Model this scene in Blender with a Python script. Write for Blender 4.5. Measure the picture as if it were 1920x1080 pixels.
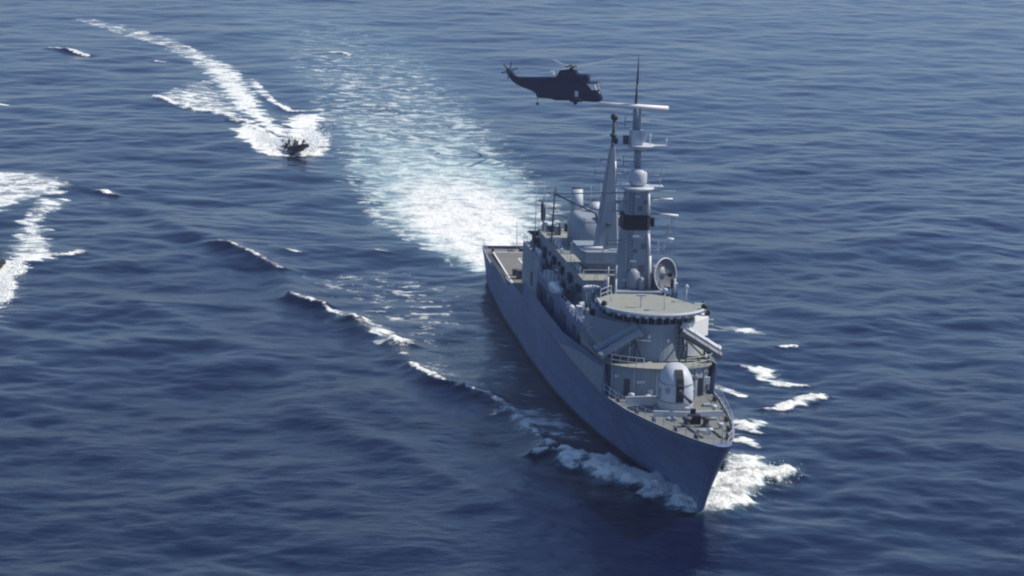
import bpy, bmesh, math, random
import numpy as np
from mathutils import Vector, Matrix

scene = bpy.context.scene
for o in list(bpy.data.objects):
    bpy.data.objects.remove(o)
COL = scene.collection
R = math.radians
random.seed(7)

# ------------------------------------------------------------ camera
cam_data = bpy.data.cameras.new('camera')
cam = bpy.data.objects.new('camera', cam_data)
COL.objects.link(cam)
scene.camera = cam
cam_data.sensor_width = 36.0
cam_data.lens = 36.0 * 5065.50 / 1920.0
cam_data.clip_start = 1.0
cam_data.clip_end = 60000.0
CAM_LOC = Vector((292.084, -60.020, 74.278))
YAW, PITCH, ROLL = 2.973140, 0.209927, 0.038400
fwv = Vector((math.cos(PITCH)*math.cos(YAW), math.cos(PITCH)*math.sin(YAW), -math.sin(PITCH)))
r0 = fwv.cross(Vector((0, 0, 1))).normalized()
u0 = r0.cross(fwv)
rv = math.cos(ROLL)*r0 + math.sin(ROLL)*u0
uv = -math.sin(ROLL)*r0 + math.cos(ROLL)*u0
mw = Matrix((rv, uv, -fwv)).transposed().to_4x4()
mw.translation = CAM_LOC
cam.matrix_world = mw
scene.render.resolution_x = 1024
scene.render.resolution_y = 576

# ------------------------------------------------------------ sky, sun, exposure
SUN_EL = R(49)
SUN_AZ = R(91)          # measured from the ship's bow towards its port side
world = bpy.data.worlds.new('World')
scene.world = world
world.use_nodes = True
wn = world.node_tree
wn.nodes.clear()
sky = wn.nodes.new('ShaderNodeTexSky')
sky.sky_type = 'NISHITA'
sky.sun_disc = False
sky.sun_elevation = SUN_EL
sky.sun_rotation = R(90) - SUN_AZ
sky.air_density = 1.0
sky.dust_density = 0.2
sky.ozone_density = 7.0
bg = wn.nodes.new('ShaderNodeBackground')
bg.inputs['Strength'].default_value = 0.12
wo = wn.nodes.new('ShaderNodeOutputWorld')
wn.links.new(sky.outputs[0], bg.inputs['Color'])
wn.links.new(bg.outputs[0], wo.inputs['Surface'])

sun_data = bpy.data.lights.new('sun', 'SUN')
sun_data.energy = 4.6
sun_data.angle = R(0.55)
sun_data.color = (1.0, 0.93, 0.80)
sun = bpy.data.objects.new('sun', sun_data)
COL.objects.link(sun)
sdir = Vector((math.cos(SUN_EL)*math.cos(SUN_AZ), math.cos(SUN_EL)*math.sin(SUN_AZ), math.sin(SUN_EL)))
sun.rotation_euler = sdir.to_track_quat('Z', 'Y').to_euler()
sun.location = (0, 0, 200)

scene.cycles.pixel_filter_type = 'BLACKMAN_HARRIS'
scene.cycles.filter_width = 2.1
vs = scene.view_settings
vs.view_transform = 'Standard'
vs.look = 'None'
vs.gamma = 1.0
vs.use_curve_mapping = False
vs.exposure = 0.0

# ------------------------------------------------------------ materials
def nodes_of(m):
    m.use_nodes = True
    return m.node_tree, m.node_tree.nodes['Principled BSDF']

def paint(name, col, rough=0.55, var=0.12, metal=0.0, scale=0.35, streak=True, spec=0.4, plates=False):
    """painted metal with faint blotches and rain streaks"""
    m = bpy.data.materials.new(name)
    nt, b = nodes_of(m)
    tc = nt.nodes.new('ShaderNodeTexCoord')
    mp = nt.nodes.new('ShaderNodeMapping')
    mp.inputs['Scale'].default_value = (1, 1, 0.18 if streak else 1)
    n = nt.nodes.new('ShaderNodeTexNoise')
    n.inputs['Scale'].default_value = scale * 4
    n.inputs['Detail'].default_value = 6
    n.inputs['Roughness'].default_value = 0.65
    n2 = nt.nodes.new('ShaderNodeTexNoise')
    n2.inputs['Scale'].default_value = scale * 0.8
    n2.inputs['Detail'].default_value = 3
    nt.links.new(tc.outputs['Object'], mp.inputs[0])
    nt.links.new(mp.outputs[0], n.inputs['Vector'])
    nt.links.new(tc.outputs['Object'], n2.inputs['Vector'])
    add = nt.nodes.new('ShaderNodeMath'); add.operation = 'ADD'
    nt.links.new(n.outputs[0], add.inputs[0]); nt.links.new(n2.outputs[0], add.inputs[1])
    mr = nt.nodes.new('ShaderNodeMapRange')
    mr.inputs['From Min'].default_value = 0.7; mr.inputs['From Max'].default_value = 1.3
    mr.inputs['To Min'].default_value = 1 - var; mr.inputs['To Max'].default_value = 1 + var
    nt.links.new(add.outputs[0], mr.inputs['Value'])
    mx = nt.nodes.new('ShaderNodeVectorMath'); mx.operation = 'SCALE'
    mx.inputs[0].default_value = col
    if plates:
        sx_ = nt.nodes.new('ShaderNodeSeparateXYZ'); nt.links.new(tc.outputs['Object'], sx_.inputs[0])
        cx_ = nt.nodes.new('ShaderNodeCombineXYZ'); nt.links.new(sx_.outputs[0], cx_.inputs[0]); nt.links.new(sx_.outputs[2], cx_.inputs[1])
        bk = nt.nodes.new('ShaderNodeTexBrick'); bk.inputs['Scale'].default_value = 1.0
        bk.inputs['Brick Width'].default_value = 6.5; bk.inputs['Row Height'].default_value = 2.1; bk.inputs['Mortar Size'].default_value = 0.10; bk.inputs['Mortar Smooth'].default_value = 1.0
        c_ = [col[0], col[1], col[2]]
        bk.inputs['Color1'].default_value = (c_[0], c_[1], c_[2], 1); bk.inputs['Color2'].default_value = (c_[0]*0.90, c_[1]*0.91, c_[2]*0.92, 1)
        bk.inputs['Mortar'].default_value = (c_[0]*0.62, c_[1]*0.62, c_[2]*0.62, 1)
        nt.links.new(cx_.outputs[0], bk.inputs['Vector'])
        # rust and salt streaks running down the plating
        mp3 = nt.nodes.new('ShaderNodeMapping'); mp3.inputs['Scale'].default_value = (1.6, 1.6, 0.10)
        nt.links.new(tc.outputs['Object'], mp3.inputs[0])
        n3 = nt.nodes.new('ShaderNodeTexNoise'); n3.inputs['Scale'].default_value = 1.0; n3.inputs['Detail'].default_value = 5
        nt.links.new(mp3.outputs[0], n3.inputs['Vector'])
        r3 = nt.nodes.new('ShaderNodeMapRange'); r3.inputs['From Min'].default_value = 0.60; r3.inputs['From Max'].default_value = 0.76; r3.inputs['To Max'].default_value = 0.55
        nt.links.new(n3.outputs[0], r3.inputs['Value'])
        m3 = nt.nodes.new('ShaderNodeMix'); m3.data_type = 'RGBA'; m3.inputs['B'].default_value = (0.16, 0.10, 0.07, 1)
        nt.links.new(r3.outputs[0], m3.inputs['Factor']); nt.links.new(bk.outputs['Color'], m3.inputs['A'])
        # boot topping at the waterline
        lt_ = nt.nodes.new('ShaderNodeMath'); lt_.operation = 'LESS_THAN'; lt_.inputs[1].default_value = 0.55
        nt.links.new(sx_.outputs[2], lt_.inputs[0])
        m4 = nt.nodes.new('ShaderNodeMix'); m4.data_type = 'RGBA'; m4.inputs['B'].default_value = (0.02, 0.02, 0.024, 1)
        nt.links.new(lt_.outputs[0], m4.inputs['Factor']); nt.links.new(m3.outputs['Result'], m4.inputs['A'])
        nt.links.new(m4.outputs['Result'], mx.inputs[0])
    nt.links.new(mr.outputs[0], mx.inputs['Scale'])
    nt.links.new(mx.outputs[0], b.inputs['Base Color'])
    b.inputs['Roughness'].default_value = rough
    b.inputs['Metallic'].default_value = metal
    b.inputs['Specular IOR Level'].default_value = spec
    return m

M = {}
M['hull'] = paint('hull_paint', (0.145, 0.195, 0.335), 0.5, 0.14, plates=True)
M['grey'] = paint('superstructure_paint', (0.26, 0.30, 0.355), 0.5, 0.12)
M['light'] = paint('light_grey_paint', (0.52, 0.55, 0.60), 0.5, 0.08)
M['deck'] = paint('deck_paint', (0.18, 0.188, 0.172), 0.85, 0.18, streak=False, scale=0.5)
M['roof'] = paint('bridge_roof_paint', (0.285, 0.30, 0.265), 0.75, 0.10, streak=False)
M['aftdeck'] = paint('aft_deck_paint', (0.19, 0.18, 0.168), 0.85, 0.18, streak=False)
M['mid'] = paint('mid_grey_paint', (0.13, 0.145, 0.17), 0.5, 0.15)
M['dark'] = paint('dark_grey_paint', (0.06, 0.065, 0.075), 0.6, 0.2)
M['black'] = paint('black_paint', (0.015, 0.016, 0.02), 0.6, 0.2)
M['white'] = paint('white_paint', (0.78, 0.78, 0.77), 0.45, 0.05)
M['glass'] = paint('dark_glass', (0.010, 0.013, 0.02), 0.08, 0.05, spec=0.6)
M['navy'] = paint('helicopter_paint', (0.012, 0.018, 0.042), 0.5, 0.15, spec=0.15)
M['rotor'] = paint('rotor_blade_paint', (0.22, 0.24, 0.27), 0.4, 0.1)
M['rubber'] = paint('rubber_tube', (0.022, 0.022, 0.026), 0.7, 0.2)
M['cloth'] = paint('dark_clothing', (0.035, 0.035, 0.045), 0.9, 0.2)
M['skin'] = paint('skin', (0.45, 0.27, 0.20), 0.6, 0.05)
M['orange'] = paint('life_vest', (0.07, 0.06, 0.06), 0.8, 0.1)
M['flag'] = paint('flag_cloth', (0.03, 0.03, 0.07), 0.9, 0.2)
M['glint_windshield'] = paint('glinting_windshield_glass', (0.62, 0.66, 0.72), 0.15, 0.25, spec=0.7, scale=1.5)  # pale base colour stands in for the sun glint on the glass
M['bird'] = paint('gull_feathers', (0.5, 0.5, 0.52), 0.8, 0.1)

# ------------------------------------------------------------ mesh builder
EACH = {'door', 'locker', 'pipe_run', 'window_mullion', 'roof_light', 'signal_lamp', 'bracket', 'lamp', 'anchor_chain', 'cable_trunk', 'yard',
        'aerial', 'halyard', 'handrail', 'equipment_locker', 'exhaust_opening', 'tube_cover', 'safety_net', 'deck_marking', 'launch_rail', 'davit',
        'side_door', 'porthole', 'deck_locker', 'ventilation_box', 'anchor', 'searchlight', 'ventilation_cowl', 'louvre', 'junction_box', 'hatch', 'stiffener', 'panel_seam', 'deck_fitting'}
class MB:
    def __init__(s):
        s.v = []; s.f = []; s.sm = []; s.adds = []; s.marks = []
    def item(s):
        s.marks.append(len(s.f)); return s
    def add(s, vs_, fs_, smooth=False):
        k = len(s.v); s.adds.append(len(s.f))
        s.v += [tuple(v) for v in vs_]
        s.f += [tuple(i + k for i in f) for f in fs_]
        s.sm += [smooth] * len(fs_)
        return s
    def box(s, c, d, rz=0.0, taper=1.0, ry=0.0):
        x, y, z = (k / 2 for k in d)
        t = taper
        P = [(-x, -y, -z), (x, -y, -z), (x, y, -z), (-x, y, -z), (-x*t, -y*t, z), (x*t, -y*t, z), (x*t, y*t, z), (-x*t, y*t, z)]
        m = Matrix.Rotation(rz, 3, 'Z') @ Matrix.Rotation(ry, 3, 'Y')
        P = [m @ Vector(p) + Vector(c) for p in P]
        return s.add(P, [(0, 3, 2, 1), (4, 5, 6, 7), (0, 1, 5, 4), (1, 2, 6, 5), (2, 3, 7, 6), (3, 0, 4, 7)])
    def tube(s, a, b, r, r2=None, n=8, caps=True):
        a = Vector(a); b = Vector(b); r2 = r if r2 is None else r2
        d = (b - a).normalized()
        t = d.cross(Vector((0, 0, 1)))
        if t.length < 1e-3: t = Vector((1, 0, 0))
        t.normalize(); w = d.cross(t)
        P = []
        for q, rr in ((a, r), (b, r2)):
            for i in range(n):
                g = 2*math.pi*i/n
                P.append(q + (t*math.cos(g) + w*math.sin(g))*rr)
        F = [(i, (i+1) % n, n+(i+1) % n, n+i) for i in range(n)]
        s.add(P, F, n > 6)
        if caps:
            k = len(s.v) - 2*n
            s.f += [tuple(k+i for i in reversed(range(n))), tuple(k+n+i for i in range(n))]; s.sm += [False, False]
        return s
    def path(s, pts, r, n=6):
        for a, b in zip(pts[:-1], pts[1:]):
            s.tube(a, b, r, n=n)
        return s
    def prism(s, poly, z0, z1, top=None, inset=1.0):
        """poly: xy outline; z0,z1 numbers or functions of xy"""
        n = len(poly)
        f0 = z0 if callable(z0) else (lambda x, y: z0)
        f1 = z1 if callable(z1) else (lambda x, y: z1)
        tp = top or poly
        P = [(x, y, f0(x, y)) for x, y in poly] + [(x, y, f1(x, y)) for x, y in tp]
        F = [(i, (i+1) % n, n+(i+1) % n, n+i) for i in range(n)]
        F += [tuple(reversed(range(n))), tuple(range(n, 2*n))]
        return s.add(P, F)
    def rings(s, rings, cap=True, smooth=True, closed=True):
        n = len(rings[0]); P = [p for r in rings for p in r]; F = []
        for j in range(len(rings)-1):
            for i in range(n if closed else n-1):
                a = j*n+i; b = j*n+(i+1) % n
                F.append((a, b, b+n, a+n))
        s.add(P, F, smooth)
        if cap:
            k = len(s.v)-len(P)
            s.f += [tuple(k+i for i in reversed(range(n))), tuple(k+(len(rings)-1)*n+i for i in range(n))]; s.sm += [False]*2
        return s
    def lathe(s, c, prof, n=16, axis='Z'):
        rg = []
        for r, h in prof:
            ring = []
            for i in range(n):
                g = 2*math.pi*i/n
                p = (r*math.cos(g), r*math.sin(g), h)
                if axis == 'X': p = (h, p[0], p[1])
                if axis == 'Y': p = (p[0], h, p[1])
                ring.append(Vector(p)+Vector(c))
            rg.append(ring)
        return s.rings(rg)
    def build(s, name, mat, parent=None, bevel=0.0):
        if name in EACH:
            cuts = (s.marks or s.adds)+[len(s.f)]; o = None
            for a, b_ in zip(cuts[:-1], cuts[1:]):
                fs_ = s.f[a:b_]
                if not fs_: continue
                ids = sorted({i for f in fs_ for i in f}); mp_ = {v: i for i, v in enumerate(ids)}
                q = MB(); q.v = [s.v[i] for i in ids]; q.f = [tuple(mp_[i] for i in f) for f in fs_]; q.sm = s.sm[a:b_]
                o = q._one(name, mat, parent, bevel)
            return o
        return s._one(name, mat, parent, bevel)
    def _one(s, name, mat, parent=None, bevel=0.0):
        me = bpy.data.meshes.new(name)
        me.from_pydata(s.v, [], s.f)
        bm = bmesh.new(); bm.from_mesh(me)
        for f, q in zip(bm.faces, s.sm): f.smooth = q
        bmesh.ops.recalc_face_normals(bm, faces=bm.faces)
        bm.to_mesh(me); bm.free()
        me.materials.append(mat)
        o = bpy.data.objects.new(name, me)
        COL.objects.link(o)
        if parent is not None: o.parent = parent
        if bevel:
            bv = o.modifiers.new('bevel', 'BEVEL'); bv.width = bevel; bv.segments = 2; bv.limit_method = 'ANGLE'
        return o

def thing(name, label, cat, loc=(0, 0, 0), rz=0.0, group=None):
    o = bpy.data.objects.new(name, None); COL.objects.link(o)
    o.location = loc; o.rotation_euler = (0, 0, rz)
    o['label'] = label; o['category'] = cat
    if group: o['group'] = group
    o.empty_display_size = 0.5
    return o

def interp(x, tab):
    return float(np.interp(x, [t[0] for t in tab], [t[1] for t in tab]))

# ------------------------------------------------------------ the sea
STROKES = [
  ([(-65.4, 0.3, 4.5, 1.0), (-74.6, -0.5, 6.0, 1.0), (-84.2, -1.0, 8.0, 1.0), (-102.7, -0.4, 11.0, 1.0), (-127.8, 0.3, 12.0, 0.74), (-156.2, 0.7, 12.8, 0.44), (-182.2, 1.2, 13.5, 0.29), (-228.9, 2.3, 15.0, 0.17), (-294.0, 1.6, 16.5, 0.1), (-376.2, -1.3, 18.0, 0.05)], 0),
  ([(-173.3, -21.9, 0.8, 1.0), (-185.2, -22.9, 1.3, 1.0), (-208.7, -25.6, 1.9, 0.95), (-236.9, -26.8, 2.8, 0.8), (-262.5, -28.3, 3.0, 0.72), (-279.1, -30.5, 2.5, 0.5), (-298.2, -34.7, 3.0, 0.38), (-318.0, -42.2, 3.2, 0.3), (-335.2, -48.4, 3.0, 0.3), (-346.9, -54.4, 3.0, 0.32)], 0),
  ([(-222.9, -43.1, 0.4, 0.9), (-213.5, -39.2, 0.8, 0.9), (-207.8, -35.5, 1.2, 0.85), (-203.5, -31.8, 1.3, 0.85), (-198.5, -29.2, 1.0, 0.7), (-186.1, -26.6, 0.7, 0.8), (-172.0, -23.4, 0.6, 0.85)], 0.25),
  ([(-248.8, -22.9, 0.8, 0.35), (-225.0, -21.4, 0.8, 0.5), (-218.1, -20.4, 0.6, 0.6), (-208.7, -18.1, 0.5, 0.75), (-209.1, -14.1, 0.5, 0.75), (-211.3, -11.7, 0.3, 0.6)], 0.2),
  ([(-69.8, -61.3, 0.35, 0.95), (-70.9, -59.2, 0.45, 1.0), (-73.1, -57.7, 0.7, 1.0)], 0.2),
  ([(-120.4, -54.3, 0.3, 0.5), (-118.6, -53.2, 0.4, 0.95), (-116.8, -52.2, 0.3, 0.5)], 0.35),
  ([(-78.4, -39.4, 0.3, 0.7), (-76.2, -37.3, 0.25, 0.45), (-71.1, -34.7, 0.3, 0.42), (-65.8, -32.9, 0.3, 0.45), (-61.3, -31.2, 0.3, 0.7)], 0.4),
  ([(-44.4, -31.3, 0.2, 0.7), (-41.6, -29.6, 0.22, 0.75), (-38.6, -27.7, 0.15, 0.45)], 0.4),
  ([(-31.7, -25.1, 0.3, 0.7), (-29.9, -24.0, 0.3, 0.7)], 0.6),
  ([(-20.6, -21.2, 0.4, 0.8), (-18.9, -20.3, 0.8, 0.95), (-17.8, -19.2, 0.3, 0.7)], 0.5),
  ([(-7.8, -20.5, 0.2, 0.55), (-4.5, -19.7, 0.3, 0.8), (-0.8, -18.6, 0.3, 0.85), (1.7, -17.2, 0.15, 0.7)], 0.35),
  ([(2.6, -16.3, 0.1, 0.55), (5.0, -14.9, 0.15, 0.65), (7.2, -13.6, 0.1, 0.6)], 0.3),
  ([(-35.6, -25.8, 1.0, 0.3), (-26.8, -22.7, 1.2, 0.3), (-15.7, -20.1, 1.5, 0.2), (-5.3, -17.7, 1.5, 0.2), (2.2, -13.9, 1.5, 0.2)], 0),
  ([(-38.6, -27.7, 0.15, 0.45), (-31.7, -25.1, 0.15, 0.45), (-25.3, -22.9, 0.15, 0.4), (-20.6, -21.2, 0.2, 0.5)], 0),
  ([(7.2, -13.8, 0.2, 0.45), (12.7, -12.0, 0.2, 0.4), (21.5, -11.1, 0.2, 0.4), (27.9, -10.7, 0.2, 0.5)], 0.3),
  ([(28.3, -10.7, 0.4, 0.85), (32.4, -8.9, 1.2, 0.95), (35.2, -6.4, 1.8, 1.0), (38.7, -4.1, 2.0, 1.0), (42.9, -2.3, 2.2, 1.0), (47.1, -0.5, 2.6, 1.0), (48.9, 1.0, 2.6, 1.0)], 0.9),
  ([(49.5, 0.9, 2.4, 1.0), (47.2, 2.8, 2.4, 1.0), (43.7, 4.9, 1.7, 1.0), (40.6, 7.2, 1.2, 1.0), (38.6, 9.9, 1.1, 1.0), (37.3, 12.1, 0.8, 1.0)], 0.9),
  ([(40.9, 3.9, 1.2, 1.0), (37.1, 7.0, 1.4, 0.85), (37.2, 9.7, 1.0, 0.9)], 0.4),
  ([(17.6, 10.7, 1.5, 0.75), (18.7, 12.4, 1.6, 0.85), (20.1, 13.0, 0.8, 0.8)], 0.3),
  ([(24.3, 9.5, 1.0, 0.8), (24.9, 10.8, 0.9, 0.75)], 0.2),
  ([(31.6, 7.5, 1.4, 0.7), (33.7, 8.9, 1.6, 0.65), (35.3, 9.9, 0.8, 0.6)], 0.3),
  ([(0.6, 13.5, 0.8, 0.5), (4.5, 15.6, 0.6, 0.6)], 0),
  ([(-27.4, 21.5, 1.0, 0.45), (-26.8, 24.1, 1.0, 0.6), (-25.7, 26.0, 0.6, 0.4)], 0),
  ([(-17.7, 25.9, 0.2, 0.5), (-18.8, 28.1, 0.3, 0.85)], 0.1),
  ([(-8.5, 19.2, 0.6, 0.55), (-7.0, 20.7, 0.9, 0.8), (-2.9, 20.9, 1.0, 0.8), (-0.8, 22.3, 0.8, 0.85), (-0.3, 24.1, 0.4, 0.7)], 0.2),
  ([(11.6, 16.9, 0.4, 0.85), (10.9, 18.6, 0.6, 0.9), (8.6, 20.1, 0.8, 1.0), (7.0, 22.4, 1.1, 1.0), (5.1, 23.7, 0.7, 1.0)], 0.35),
  ([(-293.4, -2.5, 0.6, 0.6), (-294.6, -0.1, 0.8, 0.95), (-291.2, 1.4, 0.5, 0.8)], 0.2),
  ([(-264.9, -8.4, 0.4, 0.8), (-264.2, -7.5, 0.4, 0.8)], 0.1),
  ([(-293.3, -63.1, 0.4, 0.9), (-290.1, -60.2, 0.4, 0.8), (-285.2, -57.2, 0.4, 0.7), (-282.9, -54.9, 0.4, 0.5)], 0.2),
  ([(-276.9, -40.9, 0.4, 0.6), (-275.4, -39.0, 0.4, 0.7)], 0.1),
  ([(-210.4, -71.6, 0.5, 0.6), (-209.2, -70.1, 0.4, 0.7)], 0.1),
  ([(-75.0, -29.3, 0.3, 0.6), (-73.9, -27.9, 0.3, 0.5)], 0.1),
  ([(-76.0, -16.7, 0.3, 0.6), (-75.3, -15.7, 0.3, 0.6)], 0.1),
]
PATCHES = [
  ([(-182.7, -30.5), (-186.0, -27.1), (-173.1, -23.3), (-160.2, -21.4), (-157.4, -22.2), (-158.2, -26.2), (-169.3, -28.9)], 1.0, 0.7),
  ([(-169.8, -21.2), (-186.6, -20.4), (-202.1, -18.1), (-207.9, -12.7), (-190.2, -14.9), (-173.8, -15.1), (-157.2, -16.1), (-156.4, -20.1)], 1.0, 0.8),
  ([(-222.9, -42.9), (-235.8, -36.8), (-247.8, -32.0), (-218.6, -29.0), (-197.2, -28.8), (-202.0, -32.9), (-210.9, -38.3)], 0.42, 2.5),
  ([(-137.4, -74.9), (-137.7, -69.9), (-135.0, -64.9), (-128.4, -61.5), (-123.4, -58.7), (-119.1, -61.5), (-113.5, -64.8), (-108.6, -67.7), (-101.2, -69.8), (-99.8, -73.6)], 0.6, 1.6),
  ([(-98.9, -65.4), (-114.5, -62.7), (-112.9, -58.9), (-101.5, -62.7), (-92.1, -63.5), (-84.2, -62.2), (-71.9, -61.4), (-68.3, -64.1), (-64.0, -66.3), (-74.7, -66.8), (-86.0, -66.2)], 0.55, 1.1),
  ([(-26.7, -71.1), (-39.8, -67.7), (-43.8, -66.3), (-50.7, -66.1), (-58.9, -66.2), (-65.1, -64.9), (-69.4, -61.4), (-72.2, -64.2), (-66.8, -66.9), (-64.0, -68.2), (-57.2, -72.2)], 1.0, 0.5),
  ([(12.0, -12.7), (10.5, -9.3), (15.0, -6.8), (24.7, -6.6), (23.0, -9.7), (18.2, -12.9)], 0.4, 2),
  ([(-57.9, -29.2), (-65.1, -14.1), (-51.5, -5.9), (-21.1, -6.5), (4.7, -7.7), (24.7, -7.2), (4.6, -11.9), (-15.7, -17.6), (-35.6, -23.1)], 0.12, 4),
  ([(50.2, 0.5), (50.3, 3.5), (44.6, 5.1), (41.8, 3.9), (44.5, 2.5)], 1.0, 0.6),
  ([(39.9, 4.1), (36.2, 8.3), (34.6, 13.1), (39.8, 11.7), (41.9, 6.9), (44.5, 3.5)], 0.92, 0.6),
]
CREST = [(-127.1, -59.9), (-119.5, -53.5), (-105.1, -48.2), (-90.7, -43.3), (-78.4, -39.4), (-71.9, -35.4), (-61.3, -31.4), (-44.1, -31.2), (-39.2, -28.1), (-31.1, -24.9), (-18.9, -21.0), (-4.5, -19.7), (2.1, -16.9), (7.2, -13.8), (16.0, -11.4), (28.3, -10.6), (34.8, -7.9)]


def ocean_tile(N, L, wind, wdir, seed, smallcut):
    rng = np.random.default_rng(seed)
    k1 = 2*np.pi*np.fft.fftfreq(N, L/N)
    kx, ky = np.meshgrid(k1, k1, indexing='ij')
    k = np.hypot(kx, ky); k[0, 0] = 1e-6
    Lw = wind**2/9.81
    c = (kx*math.cos(wdir)+ky*math.sin(wdir))/k
    ph = np.exp(-1/(k*Lw)**2)/k**4*(0.25+np.abs(c)**2)*np.exp(-(k*smallcut)**2)
    ph[0, 0] = 0
    h = np.sqrt(ph)*(rng.normal(size=k.shape)+1j*rng.normal(size=k.shape))
    H = np.fft.ifft2(h).real
    s = H.std()
    dx = np.fft.ifft2(-1j*kx/k*h).real; dy = np.fft.ifft2(-1j*ky/k*h).real
    return H/s, dx/s, dy/s

def sample(T, x, y, L):
    N = T.shape[0]
    u = (x/L % 1.0)*N; v = (y/L % 1.0)*N
    i = np.floor(u).astype(int); j = np.floor(v).astype(int)
    fu = u-i; fv = v-j
    i %= N; j %= N; i2 = (i+1) % N; j2 = (j+1) % N
    return (T[i, j]*(1-fu)*(1-fv)+T[i2, j]*fu*(1-fv)+T[i, j2]*(1-fu)*fv+T[i2, j2]*fu*fv)

def seg_dist(X, Y, a, b):
    ax, ay = a[:2]; bx, by = b[:2]
    dx, dy = bx-ax, by-ay
    t = np.clip(((X-ax)*dx+(Y-ay)*dy)/(dx*dx+dy*dy+1e-9), 0, 1)
    return np.hypot(X-ax-t*dx, Y-ay-t*dy), t

def sstep(a, b, x):
    t = np.clip((x-a)/(b-a), 0, 1)
    return t*t*(3-2*t)

def dense(a, b, s):
    return np.arange(a, b+s*0.5, s)

def graded(start, end, first):
    out = []; p = start; s = first; sg = 1 if end > start else -1
    while (end-p)*sg > 0:
        p += sg*s; s *= 1.28; out.append(p)
    return out

xs = np.array(sorted(graded(-470, -30000, 3.0)) + list(dense(-470, -200.5, 0.8)) + list(dense(-200, 100, 0.42)) + graded(100.4, 12000, 1.0))
ys = np.array(sorted(graded(-110, -15000, 1.0)) + list(dense(-110, 230, 0.45)) + graded(230, 15000, 1.0))
XX, YY = np.meshgrid(xs, ys, indexing='ij')
X = XX.ravel(); Y = YY.ravel()

H1, DX1, DY1 = ocean_tile(512, 211.0, 5.2, R(20), 3, 0.35)
H2, DX2, DY2 = ocean_tile(512, 83.0, 3.2, R(-35), 5, 0.22)
H3, DX3, DY3 = ocean_tile(256, 467.0, 9.0, R(60), 9, 1.5)
a2 = R(31)
xr = X*math.cos(a2)-Y*math.sin(a2); yr = X*math.sin(a2)+Y*math.cos(a2)
damp = sstep(-1500, -480, X)*sstep(700, 130, X)*sstep(-500, -120, Y)*sstep(800, 240, Y)
A1, A2, A3 = 0.088, 0.017, 0.17
# the wave train is lumpy: gusts make some patches rougher
gust = 0.8+0.25*sample(H3, X*1.7+91, Y*1.7+13, 467.0)
gust = np.clip(gust, 0.35, 1.5)*(1.55-1.05*sstep(60, -240, X))*(1+0.25*sstep(20, -60, Y))
slick = 1-0.42*sstep(-40, -300, X)
hz = (A1*sample(H1, X, Y, 211.0)+A2*gust*sample(H2, xr, yr, 83.0)+A3*sample(H3, X, Y, 467.0))
ddx = (A1*sample(DX1, X, Y, 211.0)+A2*gust*sample(DX2, xr, yr, 83.0)*math.cos(a2)+A2*gust*sample(DY2, xr, yr, 83.0)*math.sin(a2))
ddy = (A1*sample(DY1, X, Y, 211.0)-A2*gust*sample(DX2, xr, yr, 83.0)*math.sin(a2)+A2*gust*sample(DY2, xr, yr, 83.0)*math.cos(a2))

foam = np.zeros_like(X); ridge = np.zeros_like(X); aer = np.zeros_like(X)
# jitter so that the edges of foam wander
jx = X+0.7*sample(H2, X*2.1, Y*2.1, 83.0)*0.8; jy = Y+0.7*sample(H1, X*3.3, Y*3.3, 211.0)*0.8
for pts, hgt in STROKES:
    mw_ = max(p[2] for p in pts)*2.2+3
    bx0 = min(p[0] for p in pts)-mw_; bx1 = max(p[0] for p in pts)+mw_
    by0 = min(p[1] for p in pts)-mw_; by1 = max(p[1] for p in pts)+mw_
    idx = np.where((X > bx0) & (X < bx1) & (Y > by0) & (Y < by1))[0]
    for a, b in zip(pts[:-1], pts[1:]):
        small = max(a[2], b[2]) < 1.0
        qx = X[idx] if small else jx[idx]; qy = Y[idx] if small else jy[idx]
        d, t = seg_dist(qx, qy, a, b)
        w = a[2]+(b[2]-a[2])*t; q = a[3]+(b[3]-a[3])*t
        w = w+(0.15 if small else 0.0)
        fo = q*(1-sstep(0.55, 1.35, d/w)) if small else q*(1-sstep(0.35, 1.6, d/w))
        foam[idx] = np.maximum(foam[idx], fo)
        if not small:
            aer[idx] = np.maximum(aer[idx], 0.38*q*(1-sstep(0.8, 2.2, d/w)))
        if hgt:
            ridge[idx] = np.maximum(ridge[idx], hgt*np.exp(-(d/(w*1.1+0.5))**2))
        if mw_ > 20:
            aer[idx] = np.maximum(aer[idx], np.minimum(1, q*1.5+0.12)*(1-sstep(0.7, 1.5, d/w)))

def poly_sd(px, py, poly):
    inside = np.zeros(px.shape, bool); dm = np.full(px.shape, 1e9)
    n = len(poly)
    for i in range(n):
        a = poly[i]; b = poly[(i+1) % n]
        dm = np.minimum(dm, seg_dist(px, py, a, b)[0])
        c = ((a[1] > py) != (b[1] > py)) & (px < (b[0]-a[0])*(py-a[1])/(b[1]-a[1]+1e-12)+a[0])
        inside ^= c
    return np.where(inside, dm, -dm)

for poly, q, soft in PATCHES:
    bx0 = min(p[0] for p in poly)-6; bx1 = max(p[0] for p in poly)+6
    by0 = min(p[1] for p in poly)-6; by1 = max(p[1] for p in poly)+6
    idx = np.where((X > bx0) & (X < bx1) & (Y > by0) & (Y < by1))[0]
    d = poly_sd(jx[idx], jy[idx], poly)
    foam[idx] = np.maximum(foam[idx], q*sstep(-soft, soft, d))
    aer[idx] = np.maximum(aer[idx], 0.36*q*sstep(-soft-1.5, soft, d))

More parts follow.
